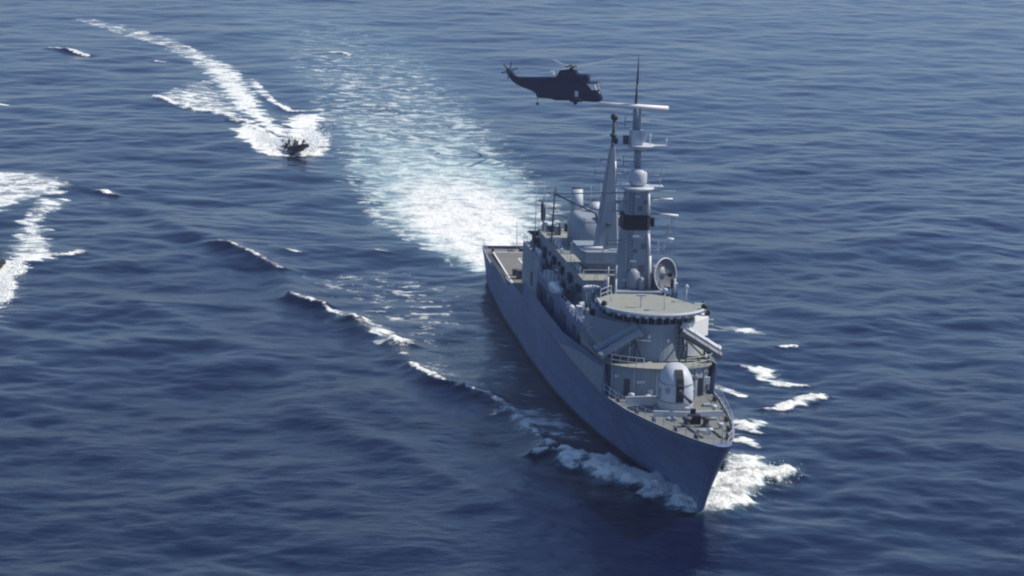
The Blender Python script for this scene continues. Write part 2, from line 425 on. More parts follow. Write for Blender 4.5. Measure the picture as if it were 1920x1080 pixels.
# diverging bow crest: steep outer face, long inner back
cd = np.full(X.shape, 1e3); sgn = np.zeros_like(X)
idx = np.where((X > -135) & (X < 45) & (Y > -70) & (Y < 5))[0]
for a, b in zip(CREST[:-1], CREST[1:]):
    d, t = seg_dist(X[idx], Y[idx], a, b)
    cr = (b[0]-a[0])*(Y[idx]-a[1])-(b[1]-a[1])*(X[idx]-a[0])
    better = d < cd[idx]
    sub = idx[better]
    cd[sub] = d[better]; sgn[sub] = np.sign(cr[better])
out = sgn < 0
amp = 0.5*sstep(-150, -50, X)
amp = amp*(0.9+0.14*np.clip(sample(H3, X*0.9+40, Y*0.9, 467.0), -1.5, 1.5))
ridge2 = np.where(out, amp*np.exp(-(cd/1.6)**2)-0.45*amp*np.exp(-((cd-4.2)/2.6)**2), amp*np.exp(-(cd/3.8)**2))
ridge2[cd > 50] = 0
# following wave of the diverging train, parallel to the first, further in the wake of the hull
def train(x0, y0, ang, length, width, amp_):
    c, s = math.cos(ang), math.sin(ang)
    u = (X-x0)*c+(Y-y0)*s; v = -(X-x0)*s+(Y-y0)*c
    return amp_*np.exp(-(u/length)**2)*np.exp(-(v/width)**2)
ridge2 += train(-30, -46, R(24), 34, 3.2, 0.30)+train(20, -30, R(24), 26, 3.0, 0.34)+train(44, -20, R(24), 20, 2.6, 0.25)
ridge2 += train(-287, -58.5, R(40), 5, 1.6, 0.75)-train(-283.5, -56.5, R(40), 5, 1.8, 0.6)
ridge2 += train(0, 34, R(-19), 60, 3.0, 0.3)+train(-40, 60, R(-19), 70, 3.4, 0.25)

calm = 1-0.45*np.exp(-(np.maximum(np.abs(Y)-5, 0)/8)**2)*sstep(-62, -40, X)*sstep(60, 40, X)
rough_f = sstep(0.3, 0.9, foam)
hz = hz*calm*damp*slick+ridge2
lump = np.abs(sample(H2, X*2.6+7, Y*2.6, 83.0))*0.5+np.abs(sample(H2, X*5.1, Y*5.1+3, 83.0))*0.25
hz = hz+ridge*(0.55+0.55*lump)+0.10*rough_f*(lump-0.4)
PX = X+ddx*damp*calm*slick*0.9; PY = Y+ddy*damp*calm*slick*0.9

# water held back by the hulls
me = bpy.data.meshes.new('sea')
nx, ny = len(xs), len(ys)
co = np.stack([PX, PY, hz], 1).astype(np.float32)
ii = np.arange(nx*ny).reshape(nx, ny)
quads = np.stack([ii[:-1, :-1], ii[1:, :-1], ii[1:, 1:], ii[:-1, 1:]], -1).reshape(-1, 4)
me.vertices.add(len(co)); me.vertices.foreach_set('co', co.ravel())
me.loops.add(quads.size); me.loops.foreach_set('vertex_index', quads.ravel().astype(np.int32))
me.polygons.add(len(quads))
me.polygons.foreach_set('loop_start', np.arange(0, quads.size, 4, dtype=np.int32))
me.polygons.foreach_set('use_smooth', np.ones(len(quads), bool))
me.update(calc_edges=True)
for nm, arr in (('foam', foam), ('aerated', aer), ('wind', 1.5-1.2*sstep(60, -260, X)+0.3*sstep(20, -60, Y)*sstep(-100, 40, X))):
    at = me.attributes.new(nm, 'FLOAT', 'POINT'); at.data.foreach_set('value', arr.astype(np.float32))
sea = bpy.data.objects.new('water', me); COL.objects.link(sea)
sea['kind'] = 'structure'

m = bpy.data.materials.new('sea_water'); nt, b = nodes_of(m)
L_ = nt.links.new
def N_(t, **kw):
    n = nt.nodes.new(t)
    for k, v in kw.items():
        if k == 'op': n.operation = v
        else: n.inputs[k.replace('_', ' ')].default_value = v
    return n
tc = N_('ShaderNodeNewGeometry')
def noise(scale, detail, rough, sx=1.0, sy=1.0, rot=0.0, dist=0.0):
    mp = nt.nodes.new('ShaderNodeMapping'); mp.inputs['Scale'].default_value = (sx, sy, 1.0); mp.inputs['Rotation'].default_value = (0, 0, rot)
    L_(tc.outputs['Position'], mp.inputs[0])
    n = N_('ShaderNodeTexNoise', Scale=scale, Detail=detail, Roughness=rough, Distortion=dist)
    L_(mp.outputs[0], n.inputs['Vector'])
    return n.outputs[0]
def math_(op, a, b_=None, clamp=False):
    n = nt.nodes.new('ShaderNodeMath'); n.operation = op; n.use_clamp = clamp
    for i, v in enumerate((a, b_)):
        if v is None: continue
        if isinstance(v, (int, float)): n.inputs[i].default_value = v
        else: L_(v, n.inputs[i])
    return n.outputs[0]
def smap(v, a, b_, c=0.0, d=1.0):
    n = nt.nodes.new('ShaderNodeMapRange'); n.interpolation_type = 'SMOOTHSTEP'
    for i, q in enumerate((v, a, b_, c, d)):
        if isinstance(q, (int, float)): n.inputs[i].default_value = q
        else: L_(q, n.inputs[i])
    return n.outputs[0]
fa = nt.nodes.new('ShaderNodeAttribute'); fa.attribute_name = 'foam'
aa = nt.nodes.new('ShaderNodeAttribute'); aa.attribute_name = 'aerated'
# lacy foam: streaky noise against the foam amount
n1 = noise(0.42, 7, 0.60, 1.0, 0.7, 0.0, 0.5)
n2 = noise(1.9, 5, 0.6, 1.2, 0.8, 0.0, 0.3)
nn = math_('ADD', math_('MULTIPLY', n1, 0.76), math_('MULTIPLY', n2, 0.24))
nn = smap(nn, 0.33, 0.67)
clump = smap(noise(0.16, 4, 0.55, 0.55, 1.4, 0.0, 0.8), 0.36, 0.62, 0.78, 1.12)
fden = math_('MULTIPLY', fa.outputs['Fac'], clump)
thr = math_('SUBTRACT', 1.0, fden)
af = aa.outputs['Fac']
lo = math_('SUBTRACT', math_('SUBTRACT', thr, 0.26), math_('MULTIPLY', af, 0.42)); hi = math_('ADD', math_('ADD', thr, 0.22), math_('MULTIPLY', af, 0.34))
mask = smap(nn, lo, hi)
gate = smap(fa.outputs['Fac'], 0.03, 0.15)
mask = math_('MULTIPLY', mask, gate, True)
veil = math_('MULTIPLY', smap(fa.outputs['Fac'], 0.05, 1.0), 0.45)
mask = math_('MAXIMUM', mask, veil, True)

b.inputs['Base Color'].default_value = (0.001, 0.004, 0.024, 1)
b.inputs['Roughness'].default_value = 0.16
b.inputs['IOR'].default_value = 1.333
wcol = nt.nodes.new('ShaderNodeMix'); wcol.data_type = 'RGBA'
wcol.inputs['A'].default_value = (0.001, 0.004, 0.024, 1)
wcol.inputs['B'].default_value = (0.16, 0.31, 0.34, 1)
an = smap(noise(0.12, 6, 0.6, 1, 1.6, 0.0, 0.5), 0.25, 0.7, 0.45, 1.0)
L_(math_('MULTIPLY', aa.outputs['Fac'], math_('MULTIPLY', an, 0.75)), wcol.inputs['Factor'])
L_(wcol.outputs['Result'], b.inputs['Base Color'])
# ripples
r1 = noise(0.9, 4, 0.55, 1.0, 0.55, 0.35)
r2 = noise(3.2, 4, 0.6, 1.0, 0.6, -0.3)
r3 = noise(7.0, 3, 0.6, 1.0, 0.7, 0.5)
rr = math_('ADD', math_('ADD', r1, math_('MULTIPLY', r2, 0.30)), math_('MULTIPLY', r3, 0.10))
bp = nt.nodes.new('ShaderNodeBump'); wa = nt.nodes.new('ShaderNodeAttribute'); wa.attribute_name = 'wind'
L_(math_('MULTIPLY', math_('MULTIPLY', smap(noise(0.012, 3, 0.5, 1, 1.6), 0.35, 0.65, 0.55, 1.3), 0.2), wa.outputs['Fac']), bp.inputs['Strength']); bp.inputs['Distance'].default_value = 0.35
L_(rr, bp.inputs['Height']); L_(bp.outputs[0], b.inputs['Normal'])
fb = nt.nodes.new('ShaderNodeBsdfPrincipled')
fb.inputs['Base Color'].default_value = (0.88, 0.88, 0.84, 1); fb.inputs['Roughness'].default_value = 0.95
fb.inputs['Specular IOR Level'].default_value = 0.1
fbp = nt.nodes.new('ShaderNodeBump'); fbp.inputs['Strength'].default_value = 0.8; fbp.inputs['Distance'].default_value = 0.5
L_(noise(1.1, 6, 0.65), fbp.inputs['Height']); L_(fbp.outputs[0], fb.inputs['Normal'])
fcol = nt.nodes.new('ShaderNodeMix'); fcol.data_type = 'RGBA'
fcol.inputs['A'].default_value = (0.90, 0.90, 0.86, 1); fcol.inputs['B'].default_value = (0.50, 0.65, 0.66, 1)
L_(math_('MULTIPLY', af, smap(fa.outputs['Fac'], 0.95, 0.3)), fcol.inputs['Factor'])
L_(fcol.outputs['Result'], fb.inputs['Base Color'])
mxs = nt.nodes.new('ShaderNodeMixShader')
L_(mask, mxs.inputs[0]); L_(b.outputs[0], mxs.inputs[1]); L_(fb.outputs[0], mxs.inputs[2])
outn = [n for n in nt.nodes if n.type == 'OUTPUT_MATERIAL'][0]
L_(mxs.outputs[0], outn.inputs['Surface'])
me.materials.append(m)

# ============================================================ the frigate
ship = thing('frigate', 'long grey naval frigate with tall radar mast steaming towards the lower right', 'warship')
BD = [(-58.5, 4.7), (-50, 5.3), (-40, 5.8), (-25, 6.15), (-5, 6.35), (15, 6.35), (28, 6.1), (34, 5.75), (40, 5.1), (46, 4.15), (51, 3.1), (55, 1.95), (57.3, 1.05), (58.2, 0.55), (58.5, 0.14)]
BW = [(-58.5, 4.0), (-50, 4.9), (-35, 5.7), (-10, 6.1), (5, 5.9), (15, 5.2), (25, 4.1), (35, 2.8), (43, 1.6), (50, 0.55), (54, 0.12), (58.5, 0.06)]
SH = [(-58.5, 4.3), (-46, 4.4), (-30, 5.9), (-16.1, 6.4), (-15.9, 8.6), (-5, 8.35), (10, 8.3), (20, 9.2), (30.9, 10.0), (31.1, 6.95), (40, 7.35), (50, 8.15), (58.5, 8.9)]
DK = [(-58.5, 3.9), (-46.05, 4.0), (-45.95, 5.6), (-15, 6.2), (31, 6.8), (40, 7.2), (50, 8.0), (58.5, 8.75)]
bd = lambda x: interp(x, BD)
bw = lambda x: interp(x, BW)
sh = lambda x: interp(x, SH)
dk = lambda x: interp(x, DK)
def stem_x(z):
    t = max(-0.4, z/8.9)
    return 51.2+7.3*(0.62*t+0.38*t*t) if t > 0 else 51.2+4.0*t
def hull_pt(xd, zf, side):
    """xd: station on deck line; zf 0..1 from keel-side to rim"""
    top = sh(xd)
    z = -2.5+(top+2.5)*zf
    stern = -58.5
    u = (xd-stern)/(58.5-stern)
    x = stern+(stem_x(z)-stern)*u if xd > 20 else xd
    if xd > 20:
        k = (xd-20)/38.5; k = k*k*(3-2*k)
        x = xd*(1-k)+(stern+(stem_x(z)-stern)*u)*k
    w0, w1 = bw(xd), bd(xd)
    t = max(0, z/ max(top, 1e-3))
    # knuckled flare: full near the rim, hollow near the waterline
    hh = w0+(w1-w0)*(t**(1.35 if xd < 50 else 1.1))
    if z < 0: hh = w0*(1+0.06*z)
    return (x, side*hh, z)
st = [-58.5, -54, -50, -46, -40, -34, -30, -24, -18, -16.1, -15.9, -10, -5, 0, 5, 10, 15, 20, 23, 26, 29, 30.9, 31.1, 34, 37, 40, 43, 46, 49, 51, 53, 55, 56.5, 57.6, 58.5]
NZ = 12
mb = MB()
for side in (-1, 1):
    grid = [[hull_pt(x, j/NZ, side) for j in range(NZ+1)] for x in st]
    P = [p for row in grid for p in row]; n = NZ+1
    F = [(i*n+j, (i+1)*n+j, (i+1)*n+j+1, i*n+j+1) for i in range(len(st)-1) for j in range(NZ)]
    mb.add(P, F, True)
# stem and transom
ps = [hull_pt(58.5, j/NZ, -1) for j in range(NZ+1)]; pp = [hull_pt(58.5, j/NZ, 1) for j in range(NZ+1)]
mb.add(ps+pp, [(j, j+1, NZ+2+j, NZ+1+j) for j in range(NZ)])
ps = [hull_pt(-58.5, j/NZ, -1) for j in range(NZ+1)]; pp = [hull_pt(-58.5, j/NZ, 1) for j in range(NZ+1)]
mb.add(ps+pp, [(j, j+1, NZ+2+j, NZ+1+j) for j in range(NZ)])
hull = mb.build('hull', M['hull'], ship)
mb = MB(); rg = []
for i in range(11):
    z = -1.5+(8.98+1.5)*i/10; w = 0.28+0.72*max(0, z)/9; x = stem_x(z)+0.22
    rg.append([(x+0.10, 0, z), (x-0.02, w*0.45, z), (x-0.75, w, z), (x-1.3, w*0.8, z), (x-1.3, -w*0.8, z), (x-0.75, -w, z), (x-0.02, -w*0.45, z)])
mb.rings(rg, smooth=False); mb.build('stem', M['hull'], ship)
# inner face of the bulwark and side rim
mb = MB()
for side in (-1, 1):
    row = []
    for x in st:
        a = hull_pt(x, 1.0, side)
        w = max(abs(a[1])-0.16, 0.02)
        row.append([(a[0], a[1], a[2]+0.02), (a[0]-0.02, side*w, a[2]+0.02), (a[0]-0.02, side*w, dk(x)-0.2)])
    P = [p for r_ in row for p in r_]
    F = [(i*3+j, i*3+3+j, i*3+4+j, i*3+1+j) for i in range(len(st)-1) for j in range(2)]
    mb.add(P, F)
mb.build('bulwark', M['grey'], ship)

def deck_piece(x0, x1, name, mat, dz=0.0, inset=0.1, n=10):
    mb = MB(); L1 = []; L2 = []
    for i in range(n+1):
        x = x0+(x1-x0)*i/n
        a = hull_pt(x, 1.0, 1)
        w = max(abs(a[1])-inset, 0.03)
        L1.append((a[0], w, dk(x)+dz)); L2.append((a[0], -w, dk(x)+dz))
    P = []
    for a, c in zip(L1, L2): P += [a, c]
    F = [(2*i, 2*i+2, 2*i+3, 2*i+1) for i in range(n)]
    k = len(P)
    P += [(p[0], p[1], p[2]-0.12) for p in P]
    F += [tuple(q+k for q in f) for f in F]
    F += [(0, 1, k+1, k), (2*n, 2*n+1, k+2*n+1, k+2*n)]
    mb.add(P, F)
    return mb.build(name, mat, ship)
deck_piece(31.1, 58.3, 'foredeck', M['deck'], n=16)
deck_piece(-45.9, 31.0, 'side_deck', M['deck'], n=20)
deck_piece(-58.4, -46.1, 'quarterdeck', M['aftdeck'], n=6)
# flight deck and its step
mb = MB()
mb.prism([(-46, -5.2), (-27, -5.75), (-27, 5.75), (-46, 5.2)], 5.62, 5.95)
mb.build('flight_deck', M['aftdeck'], ship)
mb = MB()
for x0, y0, x1, y1 in [(-46, -5.15, -27, -5.7), (-46, 5.15, -27, 5.7), (-46, -5.15, -46, 5.15), (-42, -2.5, -32, -2.5), (-42, 2.5, -32, 2.5), (-42, -2.5, -42, 2.5)]:
    d = Vector((x1-x0, y1-y0)); a = math.atan2(d.y, d.x)
    mb.box(((x0+x1)/2, (y0+y1)/2, 5.962), (d.length, 0.22, 0.02), a)
mb.build('deck_marking', M['white'], ship)
mb = MB()
for i in range(15):
    x = -45.5+i*1.25; y = 5.2+0.55*(x+46)/19
    for s in (-1, 1):
        mb.box((x, s*(y+0.35), 5.75), (1.1, 0.75, 0.05))
mb.build('safety_net', M['dark'], ship)

# forward full-beam deckhouse with a rounded front, launcher deck on top
def front_outline(x_back, x_side, x_nose, half, n=14, p=2.4):
    out = [(x_back, -half)]
    for i in range(n+1):
        t = -1+2*i/n
        y = half*t
        x = x_side+(x_nose-x_side)*(max(0.0, 1-abs(t)**p))**(1/p)
        out.append((x, y))
    out.append((x_back, half))
    return out
ol = front_outline(-16, 29.2, 33.2, 5.6, 16, 2.0)
ol = [(x, y) for x, y in ol if x > 20] 
ol = [(17, -5.6)] + ol + [(17, 5.6)]
mb = MB()
mb.prism(ol, 6.4, 9.95)
fd = mb.build('forward_deckhouse', M['grey'], ship, 0.06)
olp = [(x*1.0+(0.35 if x > 25 else 0), y*1.055) for x, y in ol]
mb = MB(); mb.prism(olp, 9.96, 10.1)
mb.build('launcher_deck', M['roof'], ship)
# clutter on the deckhouse front: doors, lockers, vents, hose reels
mb = MB()
for y, z, w, h in [(-3.6, 7.9, 0.8, 1.7), (3.9, 7.9, 0.8, 1.8), (0.4, 7.9, 0.75, 1.7)]:
    x = 29.2+4.0*(1-abs(y/5.6)**2)**0.5
    mb.box((x+0.04, y, z), (0.16, w, h), 0.0)
mb.build('door', M['dark'], ship, 0.03)
mb = MB()
for y, z, w, h, d in [(-4.6, 8.9, 0.5, 0.35, 0.3), (-2.4, 8.6, 0.9, 0.3, 0.35), (-1.4, 7.6, 0.5, 0.6, 0.4), (2.6, 8.0, 0.55, 1.0, 0.4), (4.9, 8.3, 0.5, 0.8, 0.4), (3.2, 9.1, 0.8, 0.3, 0.35)]:
    x = 29.2+4.0*(1-abs(y/5.6)**2)**0.5
    mb.box((x+0.1, y, z), (d, w, h), 0.1)
mb.build('locker', M['light'], ship, 0.04)
mb = MB()
for y in (-5.0, -3.0, -0.8, 1.7, 3.4, 4.5):
    x = 29.2+4.0*(1-abs(y/5.6)**2)**0.5
    mb.tube((x+0.1, y, 6.8), (x+0.1, y, 9.9), 0.06)
mb.build('pipe_run', M['light'], ship)
mb = MB()
for y, z, w, h in ((3.3, 9.0, .5, .5), (4.4, 7.6, .45, .7), (4.7, 9.2, .4, .4), (5.0, 8.0, .3, 1.4), (2.2, 9.3, .5, .3)):
    x = 29.2+4.0*(1-abs(y/5.6)**2)**0.5
    mb.box((x+0.15, y, z), (.3, w, h), 0.5)
mb.build('ventilation_box', M['mid'], ship, 0.03)

# main bridge block
br = front_outline(17, 24.8, 30.2, 5.0, 18, 1.9)
br = [(17, -5.0)] + [p for p in br if p[0] > 17.01] + [(17, 5.0)]
mb = MB(); brt = [(x-(0.5 if x > 20 else 0), y*0.985) for x, y in br]
mb.prism(br, 10.1, 13.75, top=brt)
bridge = mb.build('bridge', M['grey'], ship)
wl = [(x, y) for x, y in brt]
mb = MB()
mb.prism([(x-0.25 if x > 18 else x, y*0.97) for x, y in wl], 13.75, 14.75)
mb.build('window_band', M['glass'], bridge)
mb = MB()
fr = front_outline(17, 24.1, 29.5, 4.9, 13, 1.9)
fr = [p for p in fr if p[0] > 17.01]
for k, (x, y) in enumerate(fr):
    mb.tube((x-0.05, y, 13.7), (x-0.05, y, 14.8), 0.07, n=4)
for y in (-4.86, 4.86):
    for x in (18.5, 20.5, 22.5): mb.box((x, y, 14.25), (0.18, 0.1, 1.05))
mb.build('window_mullion', M['grey'], bridge)
rf = front_outline(20.2, 26.2, 31.2, 5.45, 26, 2.0)
rf = [(21.0, -3.4), (23.4, -5.3)] + [p for p in rf if p[0] > 24.6 and True] + [(26.0, 4.4), (22.6, 2.6), (21.2, 0.9)]
mb = MB(); mb.prism(rf, 14.78, 15.12)
mb.build('roof', M['roof'], bridge)
# rim lip with scalloped stiffeners round the roof edge
mb = MB()
edge = [p for p in rf if p[0] > 24.9 or p[1] < -5]
for a, c in zip(edge[:-1], edge[1:]):
    mb.tube((a[0], a[1], 15.1), (c[0], c[1], 15.1), 0.17, n=6)
for i, (x, y) in enumerate(edge):
    if i % 2 == 0: mb.box((x-0.1, y, 14.85), (0.5, 0.35, 0.28))
mb.build('roof_rim', M['light'], bridge)
# roof fittings
mb = MB()
mb.item(); mb.tube((27.6, -1.6, 15.1), (27.6, -1.6, 16.4), 0.06); mb.box((27.6, -1.6, 16.4), (0.3, 0.9, 0.18))
mb.item(); mb.tube((28.8, 0.6, 15.1), (28.8, 0.6, 17.2), 0.05); mb.lathe((28.8, 0.6, 17.2), [(0.05, -0.2), (0.28, -0.1), (0.28, 0.12), (0.05, 0.25)], 10)
mb.item(); mb.tube((25.0, -4.2, 15.1), (25.0, -4.2, 16.2), 0.05)
mb.item(); mb.tube((24.8, 3.8, 15.1), (24.8, 3.8, 16.6), 0.07); mb.lathe((24.8, 3.8, 16.7), [(0.05, -0.2), (0.25, 0), (0.05, 0.25)], 10)
mb.build('roof_light', M['light'], bridge)
mb = MB()
mb.lathe((28.4, 4.9, 15.35), [(0.1, -0.25), (0.33, -0.1), (0.33, 0.2), (0.1, 0.35)], 10)
mb.lathe((27.0, -5.3, 15.35), [(0.1, -0.25), (0.3, -0.1), (0.3, 0.2), (0.1, 0.35)], 10)
mb.build('signal_lamp', M['black'], bridge)
# enclosed wings of the bridge
for s in (-1, 1):
    mb = MB()
    mb.prism([(20.5, s*4.6), (24.0, s*3.2), (28.7, s*2.9), (28.6, s*3.4), (25.7, s*6.1), (21.5, s*6.2)], 11.75, 13.70)
    w_ = mb.build('bridge_wing', M['white'] if s > 0 else M['grey'], bridge, 0.05)  # sunlight painted in: sunward port wing white, starboard wing grey
    mb = MB()
    mb.item(); mb.lathe((25.0, s*6.1, 14.0), [(0.05, -0.3), (0.3, -0.2), (0.3, 0.3), (0.05, 0.4)], 10)
    mb.item(); mb.tube((23.2, s*6.0, 13.6), (23.2, s*6.0, 14.9), 0.09)
    mb.build('searchlight', M['black'], w_)
    mb = MB()
    for z in (12.2, 12.8, 13.3): mb.tube((25.0, s*6.1, z), (25.3, s*6.7, z), 0.06)
    mb.build('bracket', M['light'], w_)
# fittings on the bridge front
mb = MB()
for y, z in ((-2.9, 12.7), (-1.1, 12.6), (0.9, 12.2)):
    x = 24.8+5.3*(1-abs(y/5)**1.9)**(1/1.9)
    mb.lathe((x+0.05, y, z), [(0.05, -0.2), (0.17, -0.1), (0.17, 0.1), (0.05, 0.2)], 8)
mb.tube((29.6, -2.9, 12.2), (30.2, -0.9, 12.2), 0.09)
mb.tube((29.3, -2.9, 10.2), (29.3, -2.9, 12.2), 0.06)
mb.build('lamp', M['white'], bridge)
mb = MB()
for z in [10.3+0.35*i for i in range(10)]: mb.box((29.6, 2.35, z), (0.1, 0.5, 0.05))
for y in (2.1, 2.6): mb.box((29.6, y, 11.9), (0.08, 0.06, 3.6))
mb.build('ladder', M['dark'], bridge)

# guard rails
def rail(pts, name, h=1.0, step=1.9, mat='light', parent=None, r=0.035, rows=2):
    mb = MB()
    for a, c in zip(pts[:-1], pts[1:]):
        a = Vector(a); c = Vector(c); n = max(1, int((c-a).length/step))
        for i in range(n+1):
            q = a.lerp(c, i/n)
            mb.tube(q, q+Vector((0, 0, h)), r, n=4, caps=False)
        for k in range(rows):
            z = h*(k+1)/rows
            mb.tube(a+Vector((0, 0, z)), c+Vector((0, 0, z)), r*0.8, n=4, caps=False)
    return mb.build(name, M[mat], parent or ship)
def edge_pts(x0, x1, s, n=10, ins=0.15, z=None):
    o = []
    for i in range(n+1):
        x = x0+(x1-x0)*i/n; a = hull_pt(x, 1.0, s)
        o.append((a[0], s*max(abs(a[1])-ins, 0.05), (a[2] if z is None else z)))
    return o
for s in (-1, 1):
    rail(edge_pts(31.4, 57.8, s, 12), 'guard_rail')
    rail(edge_pts(-58.3, -46.2, s, 4), 'guard_rail')
lip = [p for p in olp if p[0] > 22]
rail([(x-0.1, y, 10.1) for x, y in lip if y < -2.2], 'guard_rail')
rail([(x-0.1, y, 10.1) for x, y in lip if y > 2.2], 'guard_rail')
rail([(21.5, -3.5, 15.1), (23.5, -5.0, 15.1)], 'guard_rail')

# breakwaters
mb = MB()
mb.prism([(36.2, -4.6), (36.4, -4.6), (36.2, -0.9), (36.0, -0.9)], lambda x, y: 7.0, 7.95)
mb.build('breakwater', M['light'], ship)
mb = MB()
mb.prism([(42.6, 0.15), (42.2, 4.0), (42.0, 4.0), (42.4, 0.15)], 7.2, 8.0)
mb.prism([(42.6, 0.15), (42.4, 0.15), (41.9, -3.0), (42.1, -3.0)], 7.2, 8.0)
mb.build('breakwater', M['light'], ship)
mb = MB(); mb.box((42.0, 0.4, 7.75), (0.4, 0.5, 1.1)); mb.build('ventilation_trunk', M['light'], ship, 0.04)

# gun turret
gun = thing('gun_turret', '', 'x', (38.2, 0, 7.15)); del gun['label']; del gun['category']
gun.parent = ship
mb = MB()
rg = []
N = 20
for z, rx, ry, ox in [(0, 1.75, 1.55, 0), (0.5, 1.95, 1.72, 0.05), (1.6, 2.0, 1.74, 0.05), (2.8, 1.92, 1.66, 0), (3.6, 1.7, 1.45, -0.1), (4.2, 1.3, 1.1, -0.25), (4.5, 0.8, 0.7, -0.4), (4.6, 0.2, 0.2, -0.5)]:
    rg.append([(ox+rx*math.copysign(abs(math.cos(g))**0.8, math.cos(g)), ry*math.copysign(abs(math.sin(g))**0.8, math.sin(g)), z) for g in [2*math.pi*i/N for i in range(N)]])
mb.rings(rg)
gh = mb.build('gun_house', M['light'], gun)
mb = MB()
for z, rx, ry in ((1.1, 2.05, 1.78), (2.9, 1.95, 1.69)):
    mb.item(); mb.path([(0.03+rx*math.copysign(abs(math.cos(g))**0.8, math.cos(g)), ry*math.copysign(abs(math.sin(g))**0.8, math.sin(g)), z) for g in [2*math.pi*i/24 for i in range(25)]], 0.035, 4)
mb.build('panel_seam', M['mid'], gh)
mb = MB(); mb.box((0.5, 1.72, 1.7), (0.8, 0.12, 1.1)); mb.box((1.55, -1.1, 2.3), (0.5, 0.4, 0.5), -0.6); mb.box((0.4, -1.72, 1.7), (0.8, 0.12, 1.1)); mb.build('hatch', M['grey'], gh, 0.04)
mb = MB()
prof = [(1.3, 1.05), (2.0, 2.02), (2.8, 1.98), (3.6, 1.72), (4.1, 1.35), (4.28, 1.0)]
P = []
for i, (z, x) in enumerate([(1.2, 2.08), (2.0, 2.10), (2.8, 2.02), (3.5, 1.80), (3.95, 1.45), (4.25, 1.05)]):
    P += [(x, -0.38, z), (x, 0.38, z), (x-0.5, 0.38, z), (x-0.5, -0.38, z)]
F = []
for i in range(5):
    for j in range(4): F.append((i*4+j, i*4+(j+1) % 4, i*4+4+(j+1) % 4, i*4+4+j))
F += [(3, 2, 1, 0), (20, 21, 22, 23)]
mb.add(P, F)
mb.build('gun_slot', M['black'], gun)
mb = MB()
mb.tube((1.2, 0, 2.2), (2.7, 0, 2.25), 0.30, 0.24, 12); mb.tube((2.7, 0, 2.25), (6.6, 0, 2.45), 0.15, 0.11, 12); mb.tube((5.9, 0, 2.41), (6.7, 0, 2.455), 0.17, 0.17, 12)
mb.build('gun_barrel', M['dark'], gun)
mb = MB(); mb.lathe((0, 0, -0.25), [(2.1, 0), (2.1, 0.28), (1.9, 0.3)], 24); mb.build('turret_ring', M['grey'], gun)

# fore-deck gear
def part(name, mat, mbuild, bevel=0.0, parent=None):
    return mbuild.build(name, M[mat], parent or ship, bevel)
for x, y in ((47.6, 0.95), (47.6, -0.95)):
    mb = MB(); mb.lathe((x, y, dk(x)), [(0.55, 0), (0.5, 0.15), (0.3, 0.35), (0.3, 0.65), (0.48, 0.85), (0.48, 1.0), (0.1, 1.05)], 14)
    part('capstan', 'dark', mb)
mb = MB(); mb.box((46.2, 0.1, dk(46)+0.5), (0.9, 1.2, 1.0)); mb.box((45.6, 0.1, dk(46)+1.2), (0.4, 0.5, 0.5)); part('windlass', 'black', mb, 0.05)
mb = MB(); mb.tube((48.2, 1.1, dk(48)+0.15), (53.6, 1.0, dk(53)+0.15), 0.10); mb.tube((48.2, -1.0, dk(48)+0.15), (53.6, -0.8, dk(53)+0.15), 0.10); part('anchor_chain', 'dark', mb)
for x in (34.5, 40.5, 45, 50, 54):
    for s in (-1, 1):
        mb = MB(); w = abs(hull_pt(x, 1, 1)[1])-0.7
        if w < 0.4: continue
        for q in (-0.28, 0.28):
            mb.lathe((x+q, s*w, dk(x)), [(0.15, 0), (0.13, 0.1), (0.13, 0.42), (0.19, 0.5), (0.05, 0.54)], 8)
        mb.box((x, s*w, dk(x)+0.04), (0.95, 0.4, 0.08))
        part('bollard', 'dark', mb)
for x, y, w in ((50.3, 0.0, 0.9), (36.9, 3.6, 0.8), (44.0, -1.6, 0.9), (44.0, 2.5, 0.7)):
    mb = MB(); mb.box((x, y, dk(x)+0.14), (w, w, 0.28)); part('hatch', 'grey', mb, 0.04)
for x, y, h in ((40.6, 3.4, 0.9), (34.8, -3.7, 0.9), (35.2, -2.1, 0.8), (48.6, 2.1, 0.6), (51.5, 0.4, 0.6)):
    mb = MB(); mb.lathe((x, y, dk(x)), [(0.13, 0), (0.13, h*0.6), (0.32, h*0.75), (0.32, h), (0.05, h+0.08)], 10); part('mushroom_vent', 'light', mb)
mb = MB(); mb.tube((57.9, 0, 8.8), (58.1, 0, 11.2), 0.05, 0.03); part('jackstaff', 'light', mb)
mb = MB(); mb.item()
a = Vector(hull_pt(56.6, 0.80, 1))
mb.tube(a+Vector((0.2, 0.05, 0.5)), a+Vector((-0.2, 0.2, -0.9)), 0.13)
mb.tube(a+Vector((0.55, 0.0, -0.75)), a+Vector((-0.8, 0.45, -0.95)), 0.17)
mb.tube(a+Vector((0.55, 0.0, -0.75)), a+Vector((0.7, 0.0, -0.3)), 0.12, 0.03)
mb.tube(a+Vector((-0.8, 0.45, -0.95)), a+Vector((-0.9, 0.45, -0.4)), 0.12, 0.03)
part('anchor', 'black', mb)

